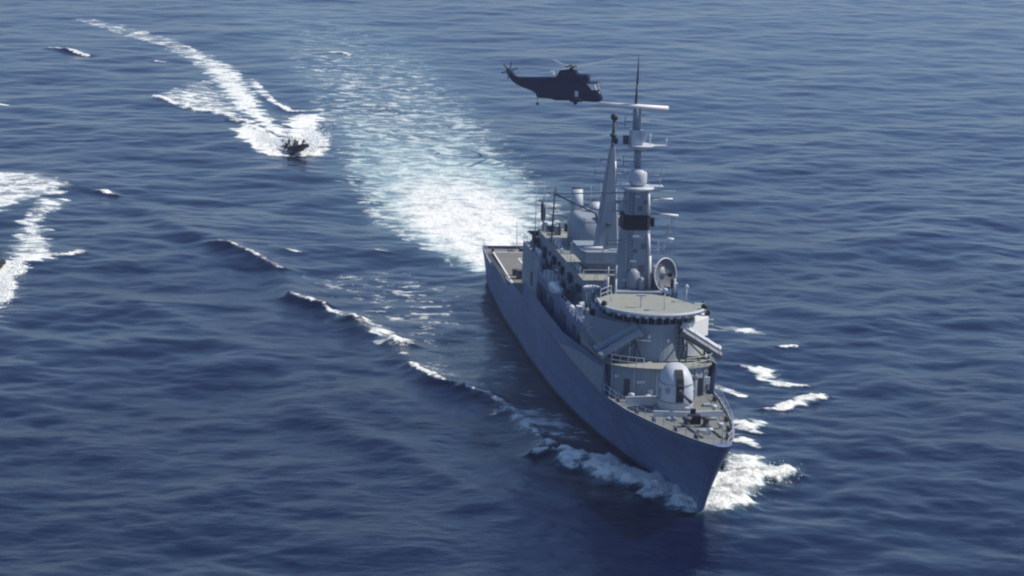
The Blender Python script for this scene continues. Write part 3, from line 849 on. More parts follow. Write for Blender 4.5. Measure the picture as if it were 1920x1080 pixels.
# missile launchers: a pair of ribbed canisters crossing the deck on each side
for s in (-1, 1):
    ln = thing('missile_launcher', '', 'x'); del ln['label']; del ln['category']; ln.parent = ship
    lo_ = Vector((29.9, s*6.35, 10.75)); hi_ = Vector((29.9, s*2.1, 13.35))
    ax = (hi_-lo_).normalized(); side = Vector((1, 0, 0)); up = side.cross(ax)
    if up.z < 0: up = -up
    for k, off in enumerate(((-0.66, 0.30), (0.62, -0.10))):
        c0 = lo_+side*off[0]+up*off[1]; c1 = hi_+side*off[0]+up*off[1]
        rg = []
        for tt, w in ((0, 0.50), (0.02, 0.56), (0.07, 0.56), (0.09, 0.47), (0.3, 0.47), (0.31, 0.53), (0.35, 0.53), (0.36, 0.47), (0.62, 0.47), (0.63, 0.53), (0.67, 0.53), (0.68, 0.47), (0.91, 0.47), (0.93, 0.56), (0.98, 0.56), (1.0, 0.5)):
            q = c0.lerp(c1, tt); ring = []
            for g in range(8):
                a = math.pi/8+g*math.pi/4
                ring.append(q+side*(w*0.86*math.cos(a))+up*(w*0.86*math.sin(a)))
            rg.append(ring)
        mb = MB(); mb.rings(rg, smooth=False)
        lt = mb.build('launch_tube', M['mid' if k else 'light'] if s > 0 else M['grey'], ln)
        mb = MB()
        mb.tube(c1, c1+ax*0.05, 0.40, n=12); mb.tube(c0-ax*0.05, c0, 0.40, n=12)
        mb.build('tube_cover', M['dark'], lt)
    mb = MB()
    for dx in (-1.0, 1.0):
        q1 = lo_.lerp(hi_, 0.25)+side*dx-up*0.5; q2 = lo_.lerp(hi_, 0.8)+side*dx-up*0.5
        mb.tube((q1.x, q1.y, 10.1), q1, 0.11); mb.tube((q2.x, q2.y, 10.1), q2, 0.11)
        mb.tube((q1.x, q1.y, 10.2), q2, 0.08); mb.tube((q2.x, q2.y+s*-0.8, 10.1), q2, 0.08)
        mb.tube((q1.x, q1.y, 10.2), (q2.x, q2.y, 10.2), 0.09)
    mb.tube(lo_.lerp(hi_, 0.25)-side*1.0-up*0.5, lo_.lerp(hi_, 0.25)+side*1.0-up*0.5, 0.1)
    mb.tube(lo_.lerp(hi_, 0.8)-side*1.0-up*0.5, lo_.lerp(hi_, 0.8)+side*1.0-up*0.5, 0.1)
    mb.build('support_frame', M['dark'], ln)

# ---- fore mast
fm = thing('foremast', '', 'x', (16.4, -0.15, 0)); del fm['label']; del fm['category']; fm.parent = ship
def mpart(name, mat, mb, bevel=0.0): return mb.build(name, M[mat], fm, bevel)
mb = MB()
mb.box((0.2, 0, 12.6), (7.0, 4.8, 5.0)); mpart('mast_house', 'grey', mb, 0.05)
mb = MB()
def rect(c, w, d, z, ch=0.35):
    return [(c[0]+x, c[1]+y, z) for x, y in ((w-ch, -d), (w, -d+ch), (w, d-ch), (w-ch, d), (-w+ch, d), (-w, d-ch), (-w, -d+ch), (-w+ch, -d))]
mb.rings([rect((0, 0), 1.75, 1.75, 14.9), rect((0, 0), 1.55, 1.55, 19.0), rect((0, 0), 1.25, 1.15, 25.6)], smooth=False)
mpart('tower', 'grey', mb)
mb = MB(); mb.rings([rect((0.1, -0.1), 1.45, 1.45, 21.3), rect((0.1, -0.1), 1.42, 1.42, 22.9)], smooth=False); mb.box((0.3, 1.55, 22.0), (1.0, 0.7, 0.9)); mpart('black_band', 'black', mb)
mb = MB(); mb.tube((1.9, 1.45, 15), (1.75, 1.35, 18.6), 0.17); mb.tube((1.75, 1.3, 18.6), (1.5, 1.15, 20.9), 0.14); mb.tube((1.4, 1.1, 22.9), (1.25, 1.0, 25.4), 0.15)
mpart('cable_trunk', 'white', mb)  # white colour stands in for sunlight on the pipe up the port edge
mb = MB(); mb.lathe((1.9, -0.35, 15.1), [(0.75, 0), (0.75, 1.3), (0.6, 1.8), (0.3, 2.1), (0.05, 2.15)], 14); mb.lathe((2.6, 0.4, 15.1), [(0.35, 0), (0.35, 1.2), (0.05, 1.4)], 10)
mpart('ventilation_cowl', 'grey', mb)
mb = MB()
for i in range(26): mb.box((1.72-0.018*i, -0.75, 15.6+0.38*i), (0.10, 0.42, 0.05))
for y in (-0.96, -0.54): mb.tube((1.76, y, 15.2), (1.30, y, 25.4), 0.035, n=4)
mpart('ladder', 'mid', mb)
mb = MB()
for y, z, s_ in ((0.5, 17.2, .5), (0.7, 19.6, .4), (-0.1, 16.9, .35), (0.2, 23.6, .4), (-0.2, 19.1, .3), (0.75, 24.3, .3)): mb.box((1.78-0.045*(z-15), y, z), (0.3, s_, s_*1.3))
mpart('junction_box', 'mid', mb)
mb = MB()
for z in (17.8, 20.3): mb.rings([rect((0, 0), 1.78-0.045*(z-15), 1.78-0.05*(z-15), z), rect((0, 0), 1.78-0.045*(z-15), 1.78-0.05*(z-15), z+0.12)], smooth=False)
mpart('stiffener', 'grey', mb)
# platforms
mb = MB()
mb.lathe((0, 0.0, 25.6), [(0.9, -0.5), (2.0, 0.0), (2.0, 0.14), (0.8, 0.2)], 8)
mb.box((0, 0.2, 25.75), (1.2, 5.2, 0.14)); mpart('platform', 'light', mb)
mb = MB(); mb.lathe((0, 0.05, 26.0), [(0.9, 0), (0.98, 0.3), (0.98, 1.1), (0.75, 1.55), (0.3, 1.75)], 16); mpart('radome', 'light', mb)
mb = MB(); mb.tube((0, -0.05, 27.6), (0, -0.1, 29.6), 0.34, 0.42, 12); mb.tube((0, -0.6, 30), (0.0, -0.6, 34.0), 0.20, 0.2)
mb.tube((0, -0.3, 31.2), (0, -0.3, 34.2), 0.5, 0.38, 8)
mpart('mast_pole', 'grey', mb)
mb = MB()
mb.lathe((0, 0.1, 29.6), [(0.4, 0), (1.5, 0.45), (1.6, 0.6), (1.5, 0.62)], 10)
mb.box((0, -1.7, 30.2), (0.8, 2.2, 0.16)); mb.box((0.1, 1.7, 30.1), (0.9, 2.6, 0.14), 0)
mb.tube((0.2, 2.9, 30.2), (0.2, 2.9, 30.9), 0.08); mb.tube((0, 1.2, 30.2), (0, 1.2, 31.4), 0.05)
mpart('platform', 'light', mb)
mb = MB(); mb.box((0, -0.35, 31.0), (1.3, 1.3, 1.6)); mb.box((0.7, 0.25, 31.1), (0.25, 0.5, 1.0)); mpart('equipment_box', 'light', mb, 0.06)
mb = MB(); mb.box((0.0, -1.45, 30.7), (0.6, 0.5, 0.9)); mpart('signal_box', 'dark', mb); mb = MB(); mb.lathe((0, -2.5, 30.3), [(0.2, 0), (0.25, 0.5), (0.05, 0.6)], 8); mpart('lamp', 'dark', mb)
# the long radar bar
mb = MB()
aa_ = R(-8)
c0 = Vector((0, -0.75, 34.25)); dv = Vector((math.sin(R(12)), math.cos(R(12)), -0.02))
rg = []
for t, w in ((-3.65, 0.12), (-3.6, 0.28), (3.6, 0.28), (3.65, 0.12)):
    q = c0+dv*t; rg.append([q+Vector((w*1.1*math.cos(g), 0, w*math.sin(g))) for g in [2*math.pi*i/10 for i in range(10)]])
mb.rings(rg)
mpart('radar_antenna', 'white', mb)
mb = MB(); mb.tube((0, -0.55, 34.4), (0.0, -0.5, 36.6), 0.15, 0.1); mb.tube((0, -0.5, 36.6), (0, -0.45, 39.7), 0.11, 0.05); mpart('pole_aerial', 'dark', mb)
# yards and aerial arms
mb = MB()
mb.tube((0.4, -2.4, 24.2), (0.4, 3.8, 24.4), 0.09); mb.tube((0.3, 1.0, 22.9), (0.3, 4.3, 22.7), 0.09); mb.tube((0.3, 1.1, 23.5), (0.3, 2.4, 22.9), 0.06)
mb.tube((0.6, -2.3, 24.1), (1.2, -0.5, 24.6), 0.07); mb.tube((0.6, -2.3, 24.1), (1.2, -0.6, 23.4), 0.07)
mb.tube((0.2, -2.8, 25.1), (0.2, 1, 25.0), 0.06); mb.tube((0.2, 0.9, 25.3), (0.2, 4.2, 25.3), 0.05)
mb.tube((0.2, 0.2, 20.6), (0.4, 2.6, 20.4), 0.09); mb.tube((-0.3, -2.6, 23.1), (-0.3, -0.5, 22.9), 0.08)
mb.tube((0.2, -2.3, 25.8), (0.2, -2.3, 27.8), 0.05); mb.tube((0.2, 2.4, 25.8), (0.2, 2.4, 26.7), 0.05)
for z, y0, y1, xx in ((20.0, -3.0, -1.2, 0.5), (21.2, 1.4, 3.4, 0.5), (18.9, 1.6, 3.2, 0.2), (24.9, -3.3, -1.0, -0.4), (28.4, -1.6, 1.5, 0.0), (32.6, -1.6, 1.0, 0.0), (26.9, 0.8, 2.8, 0.0), (19.3, -2.9, -1.4, -0.6)):
    mb.tube((xx, y0, z), (xx, y1, z+0.05), 0.06)
    e = y0 if y0 < 0 else y1
    mb.tube((xx, e, z-0.5), (xx, e, z+0.6), 0.05)
mpart('yard', 'grey', mb)
mb = MB()
mb.tube((0.5, 2.5, 22.85), (0.5, 4.5, 22.7), 0.14); mb.tube((0.5, 2.4, 24.45), (0.5, 3.8, 24.5), 0.11); mb.tube((0.4, 3.5, 20.2), (0.4, 4.2, 20.1), 0.15)
mpart('aerial', 'white', mb)
mb = MB(); mb.tube((0.4, 3.9, 22.6), (0.4, 3.5, 20.3), 0.035, n=4); mb.tube((0.4, 3.5, 20.3), (2, 4.6, 12), 0.03, n=4); mb.tube((0.3, 3.8, 24.4), (1.5, 4.7, 13), 0.03, n=4); mb.tube((0.3, -2.4, 24.2), (1.5, -4.7, 13), 0.03, n=4); mb.tube((0.2, -2.2, 24.2), (0.5, -4.9, 13), 0.03, n=4)
mpart('halyard', 'grey', mb)
mb = MB(); mb.box((1.6, -0.2, 20.6), (0.2, 0.8, 0.25)); mb.box((1.75, -0.4, 18.0), (0.2, 0.7, 0.2)); mb.box((1.35, -0.2, 24.9), (0.2, 0.5, 0.2)); mb.box((1.8, -1.0, 16.0), (0.15, 1.0, 0.2)); mpart('bracket', 'light', mb)

# radar director on the port side of the mast house
dr = thing('radar_director', '', 'x', (17.6, 2.35, 15.1)); del dr['label']; del dr['category']; dr.parent = ship
mb = MB(); mb.lathe((0, 0, 0), [(0.75, 0), (0.7, 1.2), (0.85, 1.3), (0.6, 2.3)], 12); mb.build('pedestal', M['grey'], dr)
mb = MB()
ax = Vector((0.75, 0.55, 0.12)).normalized(); c = Vector((0.5, 0.25, 1.5)); u_ = Vector((0, 0, 1)).cross(ax).normalized(); w_ = ax.cross(u_)
rg = []
for r_, h in ((0.05, 0), (0.7, 0.08), (1.3, 0.28), (1.72, 0.52)):
    rg.append([c+ax*h+(u_*math.cos(g)+w_*math.sin(g))*r_ for g in [2*math.pi*i/24 for i in range(24)]])
mb.rings(rg, cap=False); mb.build('dish', M['mid'], dr)
mb = MB(); pts = [c+ax*0.54+(u_*math.cos(g)+w_*math.sin(g))*1.74 for g in [2*math.pi*i/24 for i in range(25)]]; mb.path(pts, 0.06); mb.build('dish_rim', M['white'], dr)
mb = MB(); mb.box(c+ax*1.2, (0.4, 0.4, 0.4)); mb.tube(c, c+ax*1.2, 0.06); mb.box((0.9, 1.4, 0.6), (0.4, 0.35, 0.9)); mb.build('feed_horn', M['black'], dr)
mb = MB(); mb.lathe((-0.4, 0.8, 2.6), [(0.3, -0.6), (0.45, 0), (0.35, 0.3), (0.05, 0.4)], 10); mb.tube((-.4, .8, 0), (-.4, .8, 2.2), 0.15); mb.build('sight', M['dark'], dr)

# ---- after superstructure
mb = MB()
for x in (14, 9.5, 2, -5, -9, -13): mb.box((x, -4.93, 8.6), (1.6, 0.08, 0.9))
for y, z in ((-2.2, 12.2), (-0.8, 11.2), (1.0, 12.2), (2.3, 11.4)): mb.box((7.04, y, z), (0.08, 0.9, 0.7))
for y, z in ((-2.4, 12.9), (2.6, 12.4)): mb.box((20.0, y, z), (0.1, 0.8, 0.7))
for x, z in ((4, 12), (-1, 12.1), (-6, 12.0), (-11, 12.1), (-17, 12.0)): mb.box((x, -3.72, z), (1.2, 0.3, 0.9))
mb.build('louvre', M['dark'], ship)
mb = MB(); mb.prism([(17, -4.9), (-15, -4.9), (-15, 4.9), (17, 4.9)], 6.2, 10.3); part('lower_deckhouse', 'hull', mb, 0.05)  # darker hull paint deepens the shade on these walls
mb = MB(); mb.prism([(6.5, -3.3), (7.0, -2.9), (7.0, 2.9), (6.5, 3.3), (-22, 3.6), (-22, -3.6)], 10.3, 13.6); part('upper_deckhouse', 'grey', mb, 0.05)
mb = MB(); mb.box((-7, 0, 13.67), (29.6, 7.6, 0.14)); part('upper_deck', 'roof', mb)
mb = MB(); mb.prism([(3.2, -3.3), (4.4, -2.9), (4.4, 1.5), (3.2, 1.9), (-2.2, 1.9), (-2.2, -3.3)], 14.9, 16.2); mb.prism([(2.6, -2.2), (2.6, 1.2), (-2, 1.2), (-2, -2.2)], 13.7, 14.9); part('mast_platform', 'grey', mb, 0.05)
mb = MB(); mb.tube((3.2, -3.0, 16.4), (3.0, -0.8, 16.4), 0.17); mb.box((3.6, 0.7, 16.3), (0.3, 1.6, 0.2)); mb.tube((7.2, -3.2, 11.0), (7.2, -3.2, 13.4), 0.08); part('handrail', 'light', mb)
# main mast
mm = thing('mainmast', '', 'x', (1.6, 0.0, 0)); del mm['label']; del mm['category']; mm.parent = ship
mb = MB()
mb.rings([rect((0, -0.15), 1.15, 1.25, 16.2, .2), rect((0, -0.05), 0.85, 0.85, 21.5, .2), rect((0, 0.05), 0.36, 0.36, 26.6, .1), rect((0, 0.1), 0.25, 0.25, 27.6, .1)], smooth=False)
mb.build('mast_body', M['grey'], mm)
mb = MB(); mb.tube((0.35, 0.75, 17.2), (0.28, 0.35, 26.0), 0.16); mb.build('cable_trunk', M['white'], mm)
mb = MB(); mb.tube((0, 0.1, 27.4), (0, 0.15, 30.6), 0.2, 0.16); mb.lathe((0, 0.15, 30.5), [(0.2, 0), (0.42, 0.2), (0.42, 0.6), (0.15, 0.8)], 10); mb.lathe((0, 0.12, 28.6), [(0.2, 0), (0.38, 0.15), (0.38, 0.4), (0.15, 0.5)], 10); mb.build('pole', M['dark'], mm)
mb = MB()
mb.tube((0, -6.0, 22.2), (0, 0.6, 22.4), 0.07); mb.tube((0, -6.0, 22.2), (-0.2, -6.0, 23.4), 0.05); mb.tube((0, 0.3, 21.9), (0, 3.0, 21.7), 0.06); mb.tube((0, 0.2, 20.3), (0, 2.4, 20.2), 0.07)
mb.tube((0, -4.6, 21.2), (0, -1.0, 20.4), 0.06)
for z, y0, y1 in ((24.6, -1.8, 1.6), (23.3, 0.4, 2.2), (19.0, -2.8, -0.9), (26.2, -1.2, 1.0)):
    mb.tube((0.2, y0, z), (0.2, y1, z), 0.05); mb.tube((0.2, y0, z-0.4), (0.2, y0, z+0.5), 0.04); mb.tube((0.2, y1, z-0.4), (0.2, y1, z+0.5), 0.04)
mb.build('yard', M['grey'], mm)
mb = MB(); mb.box((0.3, 1.5, 18.8), (0.9, 0.9, 2.0)); mb.box((0.5, 1.4, 17.0), (0.5, 0.6, 1.0)); mb.build('equipment_locker', M['white'], mm, 0.05)
mb = MB(); mb.tube((1.15, -0.2, 18.9), (1.2, -0.2, 19.2), 0.28); mb.tube((0.6, 1.1, 20.3), (0.6, 2.1, 20.3), 0.12); mb.build('lamp', M['dark'], mm)
# funnel
fn = thing('funnel', '', 'x', (-12, 0.6, 13.7)); del fn['label']; del fn['category']; fn.parent = ship
mb = MB()
def rrect(cx, cy, a, b_, z, n=20, p=3.5):
    out_ = []
    for i in range(n):
        g = 2*math.pi*i/n
        c, s = math.cos(g), math.sin(g)
        out_.append((cx+a*math.copysign(abs(c)**(2/p), c), cy+b_*math.copysign(abs(s)**(2/p), s), z))
    return out_
mb.rings([rrect(0, 0, 4.2, 2.3, 0), rrect(-0.3, 0, 4.0, 2.2, 2.2), rrect(-0.6, 0, 3.8, 1.9, 3.4), rrect(-0.8, 0, 3.5, 1.5, 3.7)])
mb.build('casing', M['grey'], fn)
mb = MB(); mb.tube((-3, -1.0, 3.4), (-3.5, -1.0, 6.0), 0.75, 0.7, 14); mb.build('exhaust_pipe', M['light'], fn)
mb = MB(); mb.tube((-1.5, 0.9, 3.4), (-2.0, 0.9, 4.7), 0.75, 0.65, 14); mb.build('exhaust_pipe', M['light'], fn)
mb = MB(); mb.tube((-3.5, -1.0, 5.9), (-3.5, -1.0, 6.15), 0.6, 0.6, 14); mb.tube((-2.0, 0.9, 4.65), (-2.0, .9, 4.85), 0.55, 0.55, 14); mb.build('exhaust_opening', M['black'], fn)
mb = MB(); mb.lathe((2.5, 1.0, 3.5), [(0.6, 0), (0.8, 0.5), (0.6, 1.0), (0.1, 1.2)], 14); mb.build('radome', M['white'], fn)
# crane-like arm over the funnel
mb = MB(); mb.tube((-14, -3.5, 13.7), (-14, -3.3, 20.0), 0.10); mb.tube((-14, -3.3, 19.4), (-8, 0.5, 18.2), 0.10); mb.tube((-8, 0.5, 18.2), (-7.8, 0.8, 16.9), 0.18); part('aerial_boom', 'dark', mb)
# hangar
mb = MB(); mb.prism([(-15, -4.6), (-27, -4.6), (-27, 4.6), (-15, 4.6)], 6.0, 11.2); hg = part('hangar', 'grey', mb, 0.05)
mb = MB(); mb.box((-27.06, 0, 8.2), (0.12, 6.4, 4.2)); mb.build('hangar_door', M['light'], hg)
mb = MB(); mb.prism([(-22.1, -2.6), (-25.5, -2.6), (-25.5, 2.6), (-22.1, 2.6)], 11.2, 13.0); part('after_control_house', 'light', mb, 0.05)
sc = thing('missile_mount', '', 'x', (-25.8, -3.3, 11.2)); del sc['label']; del sc['category']; sc.parent = ship
mb = MB(); mb.lathe((0, 0, 0), [(0.6, 0), (0.45, 0.4), (0.45, 1.0), (0.3, 1.1)], 10); mb.build('pedestal', M['dark'], sc)
mb = MB(); mb.box((0, 0, 1.3), (0.5, 1.4, 0.4))
for y in (-0.8, -0.3, 0.3, 0.8): mb.tube((-0.8, y, 1.2), (0.9, y, 1.6), 0.13)
mb.build('launch_rail', M['dark'], sc)
mb = MB(); mb.lathe((-24, 1.0, 13.0), [(0.5, 0), (0.5, 0.6), (0.75, 0.9), (0.7, 1.7), (0.2, 2.0)], 12); part('gun_director', 'light', mb)
# boats davits, rafts, aerials
mb = MB()
for x in (-2.7, 1.6):
    mb.item(); mb.tube((x, -4.3, 10.3), (x, -4.4, 12.4), 0.09); mb.tube((x, -4.4, 12.4), (x, -5.1, 12.7), 0.08); mb.tube((x, -5.1, 12.7), (x, -5.1, 11.2), 0.03)
part('davit', 'grey', mb)
for x, y, z in [(6.2, -5.0, 10.75), (8.0, -5.0, 10.75), (9.8, -5.0, 10.75), (-9.5, -4.3, 10.7), (-11.3, -4.3, 10.7), (11.8, 5.6, 10.5), (13.4, 5.6, 10.5), (-9.5, 4.3, 10.7), (-18, -4.0, 11.6), (-19.8, -4.0, 11.6)]:
    mb = MB(); mb.lathe((x, y, z), [(0.08, -0.6), (0.24, -0.52), (0.28, -0.3), (0.28, 0.3), (0.24, 0.52), (0.08, 0.6)], 10, 'X')
    mb.box((x, y, z-0.4), (0.9, 0.5, 0.14))
    part('life_raft_canister', 'white', mb)
mb = MB()
pts = [(12.6+0.0, -4.3+0.75*math.cos(g), 11.6+0.3*math.sin(g)) for g in [2*math.pi*i/14 for i in range(15)]]
pts = [(14.6+0.75*math.sin(g), -4.2+0.8*math.cos(g), 14.3) for g in [2*math.pi*i/14 for i in range(15)]]
mb.path(pts, 0.22, 8); mb.tube((14.6, -4.2, 10.3), (14.6, -4.2, 14.2), 0.22); mb.tube((14.6, -4.2, 14.3), (15.2, -2.4, 14.2), 0.1)
part('direction_finder_ring', 'light', mb)
for x, y, z0, h in [(21.6, -3.9, 15.1, 3.0), (20.9, -2.9, 14.0, 4.1)]:
    mb = MB(); mb.tube((x, y, z0), (x, y, z0+h*0.65), 0.12); mb.tube((x, y, z0+h*0.65), (x, y, z0+h), 0.07); part('signal_mast', 'light', mb)
mb = MB(); mb.box((21.0, -3.4, 16.0), (0.4, 0.6, 2.1)); part('flag_locker', 'dark', mb, 0.04)
mb = MB(); mb.box((18.6, 4.0, 15.3), (0.8, 0.5, 1.0)); mb.tube((20.5, 3.5, 14.9), (20.5, 3.5, 16.6), 0.12); part('bridge_deck_locker', 'light', mb)
for x, y, z0, h in [(-24.5, -3.6, 11.2, 7), (-26.5, 3.5, 11.2, 7), (-20, 3.4, 13.7, 6), (-21, -3.3, 13.7, 6.0), (8, 4.4, 13.7, 4.5), (-45, 5.0, 5.9, 4)]:
    mb = MB(); mb.tube((x, y, z0), (x, y, z0+0.7), 0.14); mb.tube((x, y, z0+0.7), (x-0.2, y, z0+h), 0.05, 0.03); part('whip_aerial', 'grey', mb)
mb = MB()
rnd = random.Random(4)
for i in range(34):
    x = rnd.uniform(-21, 16); y = rnd.choice([-1, 1])*rnd.uniform(3.0, 4.7); z = 10.3 if abs(y) > 3.75 else 13.74
    if x > 7: z = 10.3
    if x < -15 and abs(y) > 3.7: continue
    w, d, h = rnd.uniform(.4, 1.3), rnd.uniform(.3, .7), rnd.uniform(.4, 1.2)
    mb.box((x, y, z+h/2), (w, d, h))
part('deck_locker', 'light', mb, 0.03)
mb = MB()
for i in range(16):
    x = rnd.uniform(-20, -3); y = rnd.uniform(-2.6, 2.8)
    if -17.5 < x < -7: continue
    h = rnd.uniform(.4, 1.4); mb.box((x, y, 13.74+h/2), (rnd.uniform(.4, 1), rnd.uniform(.4, 1), h))
part('ventilation_box', 'grey', mb, 0.03)
for s in (-1, 1):
    rail([(7.2, s*3.7, 13.74), (-21.6, s*3.7, 13.74)], 'guard_rail', r=0.03)
    rail([(-15.2, s*4.5, 11.2), (-26.9, s*4.5, 11.2)], 'guard_rail', r=0.03)
    rail([(16.6, s*5.3, 10.3), (-14.6, s*5.3, 10.3)], 'guard_rail', r=0.03)
rail([(7.1, -3.6, 13.74), (7.1, 3.6, 13.74)], 'guard_rail', r=0.03)
for s in (-1, 1):
    mb = MB()
    for x, z in ((12, 8.2), (4, 8.2), (-4, 8.2), (-11, 8.2), (-20, 8)):
        mb.box((x, s*4.93 if x > -15 else s*4.63, z), (0.8, 0.1, 1.7))
    part('side_door', 'dark', mb)
mb = MB()
for x in (-2, -8, -14): mb.tube((x, -3.4, 12.3), (x, -3.75, 12.3), 0.25, n=10)
for y in (-2, 0, 2): mb.tube((7.0, y, 12.2), (7.06, y, 12.2), 0.2, n=10)
part('porthole', 'dark', mb)
mb = MB()
for x, y, w, d, h in [(-29.5, -4.4, 1.0, 0.8, 1.1), (-29.2, 4.3, 1.2, 0.8, 1.3), (-31.5, -4.7, 0.6, 0.6, 0.8), (-48.0, 3.6, 1.0, 0.8, 0.9), (-52.5, 3.2, 1.6, 1.0, 0.7), (-55.5, 0.6, 1.2, 1.4, 0.6), (-47.2, -2.2, 0.7, 1.2, 1.2)]:
    z0 = 5.95 if x > -46 else 4.0
    mb.box((x, y, z0+h/2), (w, d, h))
mb.build('deck_locker', M['dark'], ship, 0.04)
mb = MB()
for i in range(9): mb.tube((-23.5-0.35*i, -3.0+0.25*(i % 3), 11.2), (-23.5-0.35*i, -3.0+0.25*(i % 3)+0.3, 12.0+0.5*(i % 4)), 0.12)
mb.build('pipe_run', M['dark'], ship)
rnd = random.Random(11); mb = MB()
for i in range(44):
    k = i % 4
    if k == 0: x, y, z = rnd.uniform(-14, 15), -rnd.uniform(3.9, 4.8), 10.3
    elif k == 1: x, y, z = rnd.uniform(-21, -16.5), rnd.uniform(-3.2, 3.2), 13.74
    elif k == 2: x, y, z = rnd.uniform(8, 12.5), rnd.uniform(-4.6, 4.6), 10.3
    else: x, y, z = rnd.uniform(-26.5, -15.5), rnd.choice([-1, 1])*rnd.uniform(2.9, 4.2), 11.2
    w, d, h = rnd.uniform(.3, .9), rnd.uniform(.3, .8), rnd.uniform(.5, 1.7)
    if i % 3: mb.box((x, y, z+h/2), (w, d, h))
    else: mb.tube((x, y, z), (x+rnd.uniform(-.2, .2), y, z+h+0.5), 0.14, n=8)
mb.build('deck_fitting', M['dark'], ship)
# ensign
mb = MB(); mb.tube((-26.8, -2.0, 11.2), (-26.9, -2.0, 17.2), 0.06, 0.04); fs = part('flagstaff', 'grey', mb)
mb = MB()
rg = []
for i in range(13):
    t = i/12; z = 16.0-2.6*t; w = 0.10+0.34*math.sin(math.pi*min(1, t*1.05))**0.7
    rg.append([(-27.1+0.12*math.sin(5*t)+0.30*w*math.cos(g), -2.15-0.25*(1-t)+w*0.7*math.sin(g)*(1+0.3*math.cos(3*g+4*t)), z) for g in [2*math.pi*j/10 for j in range(10)]])
mb.rings(rg); mb.build('ensign', M['flag'], fs)
# quarterdeck gear
mb = MB(); mb.box((-50, 1.0, 4.5), (2.6, 2.2, 1.0)); mb.box((-54, -1.5, 4.3), (1.0, 0.8, 0.6)); part('towing_winch', 'dark', mb, 0.06)
for x, y in ((-56, -3.6), (-56, 3.6), (-49, -4.4)):
    mb = MB()
    for q in (-0.28, 0.28): mb.lathe((x+q, y, 3.95), [(0.15, 0), (0.13, 0.1), (0.13, 0.42), (0.19, 0.5), (0.05, 0.54)], 8)
    part('bollard', 'dark', mb)
mb = MB(); mb.tube((-58.2, 0, 4), (-58.8, 0, 7.5), 0.05); part('stern_staff', 'light', mb)
mb = MB()
for y in (-2.6, 2.6): mb.box((-30.5, y, 6.6), (1.2, 0.8, 1.2))
part('deck_locker', 'light', mb, 0.05)

# ============================================================ ship's boats in davits
def ships_boat(loc, label):
    t = thing('whaler', label, 'boat', loc)
    mb = MB(); rg = []
    for x, w, zt, zb in [(-3.9, 0.55, 0.55, 0.0), (-3, 0.95, 0.5, -0.35), (-1, 1.15, 0.45, -0.5), (1.2, 1.1, 0.48, -0.48), (2.8, 0.75, 0.6, -0.3), (3.7, 0.3, 0.8, 0.1), (4.1, 0.04, 0.95, 0.6)]:
        rg.append([(x, -w, zt), (x, -w*0.85, (zt+zb)/2), (x, 0, zb), (x, w*0.85, (zt+zb)/2), (x, w, zt), (x, w*0.8, zt-0.06), (x, 0, zt-0.12), (x, -w*0.8, zt-0.06)])
    mb.rings(rg); mb.build('hull', M['light'], t)
    mb = MB(); rg = []
    for x, w, h in [(-3.4, 0.5, 0.55), (-2.5, 0.9, 0.85), (0, 1.0, 0.95), (2.4, 0.7, 0.85), (3.6, 0.2, 0.75)]:
        rg.append([(x, -w, 0.5), (x, -w*0.6, h), (x, w*0.6, h), (x, w, 0.5)])
    mb.rings(rg); mb.build('canvas_cover', M['white'], t)
    return t
wb = ships_boat((-0.5, -5.1, 10.7), 'small pale covered boat hanging in davits on the frigate side facing left')
for ch_ in wb.children: ch_.scale = (0.72, 0.8, 0.85)

# ============================================================ helicopter
hd = R(65)
he = thing('helicopter', 'dark navy helicopter hovering low above the sea behind the frigate', 'helicopter', (-157.4, 22.9, 0), hd)
he.location = (-157.4, 22.4, 12.1)
he.rotation_euler = (0, R(-5), hd)
HZ = lambda v: (700-v)*0.0101
HX = lambda u: (u-935)*0.01046
mb = MB(); rg = []
for u, vt, vb, w in [(1738, 872, 912, .15), (1715, 835, 935, .5), (1692, 765, 948, .8), (1650, 745, 956, .98), (1580, 690, 955, 1.08), (1500, 600, 948, 1.1), (1300, 560, 930, 1.1), (1040, 545, 922, 1.1), (950, 525, 920, 1.08), (880, 517, 892, 1.0), (760, 515, 880, .95), (645, 515, 872, .85), (625, 515, 800, .78), (540, 515, 745, .62), (400, 515, 692, .45), (300, 512, 640, .33), (235, 480, 590, .26), (190, 430, 530, .2)]:
    zt, zb = HZ(vt), HZ(vb); zc = (zt+zb)/2; hh = (zt-zb)/2; ring = []
    for i in range(20):
        g = 2*math.pi*i/20; c, s = math.cos(g), math.sin(g)
        ring.append((HX(u), w*math.copysign(abs(c)**0.62, c), zc+hh*math.copysign(abs(s)**0.62, s)))
    rg.append(ring)
mb.rings(rg); fus = mb.build('fuselage', M['navy'], he)
mb = MB(); mb.prism([(0, 0)]*0 or [(HX(1695), -0.6), (HX(1695), 0.6), (HX(1640), 0.98), (HX(1500), 1.02), (HX(1500), -1.02), (HX(1640), -0.98)], HZ(745), HZ(638), top=[(HX(1660), -0.55), (HX(1660), 0.55), (HX(1610), 0.85), (HX(1500), 0.9), (HX(1500), -0.9), (HX(1610), -0.85)])
cp = mb.build('cockpit_window', M['glint_windshield'] if 'glint_windshield' in M else M['glass'], he)
mb = MB()
P0 = [(HX(1660), -0.55), (HX(1660), 0.55), (HX(1610), 0.85), (HX(1480), 0.92), (HX(1480), -0.92), (HX(1610), -0.85)]
mb.prism([(x+0.03, y*1.04) for x, y in P0], HZ(638), HZ(620))
mb.tube((HX(1698), 0, HZ(745)), (HX(1663), 0, HZ(636)), 0.05); mb.tube((HX(1698), .6, HZ(745)), (HX(1663), .55, HZ(636)), 0.05); mb.tube((HX(1698), -.6, HZ(745)), (HX(1663), -.55, HZ(636)), 0.05)
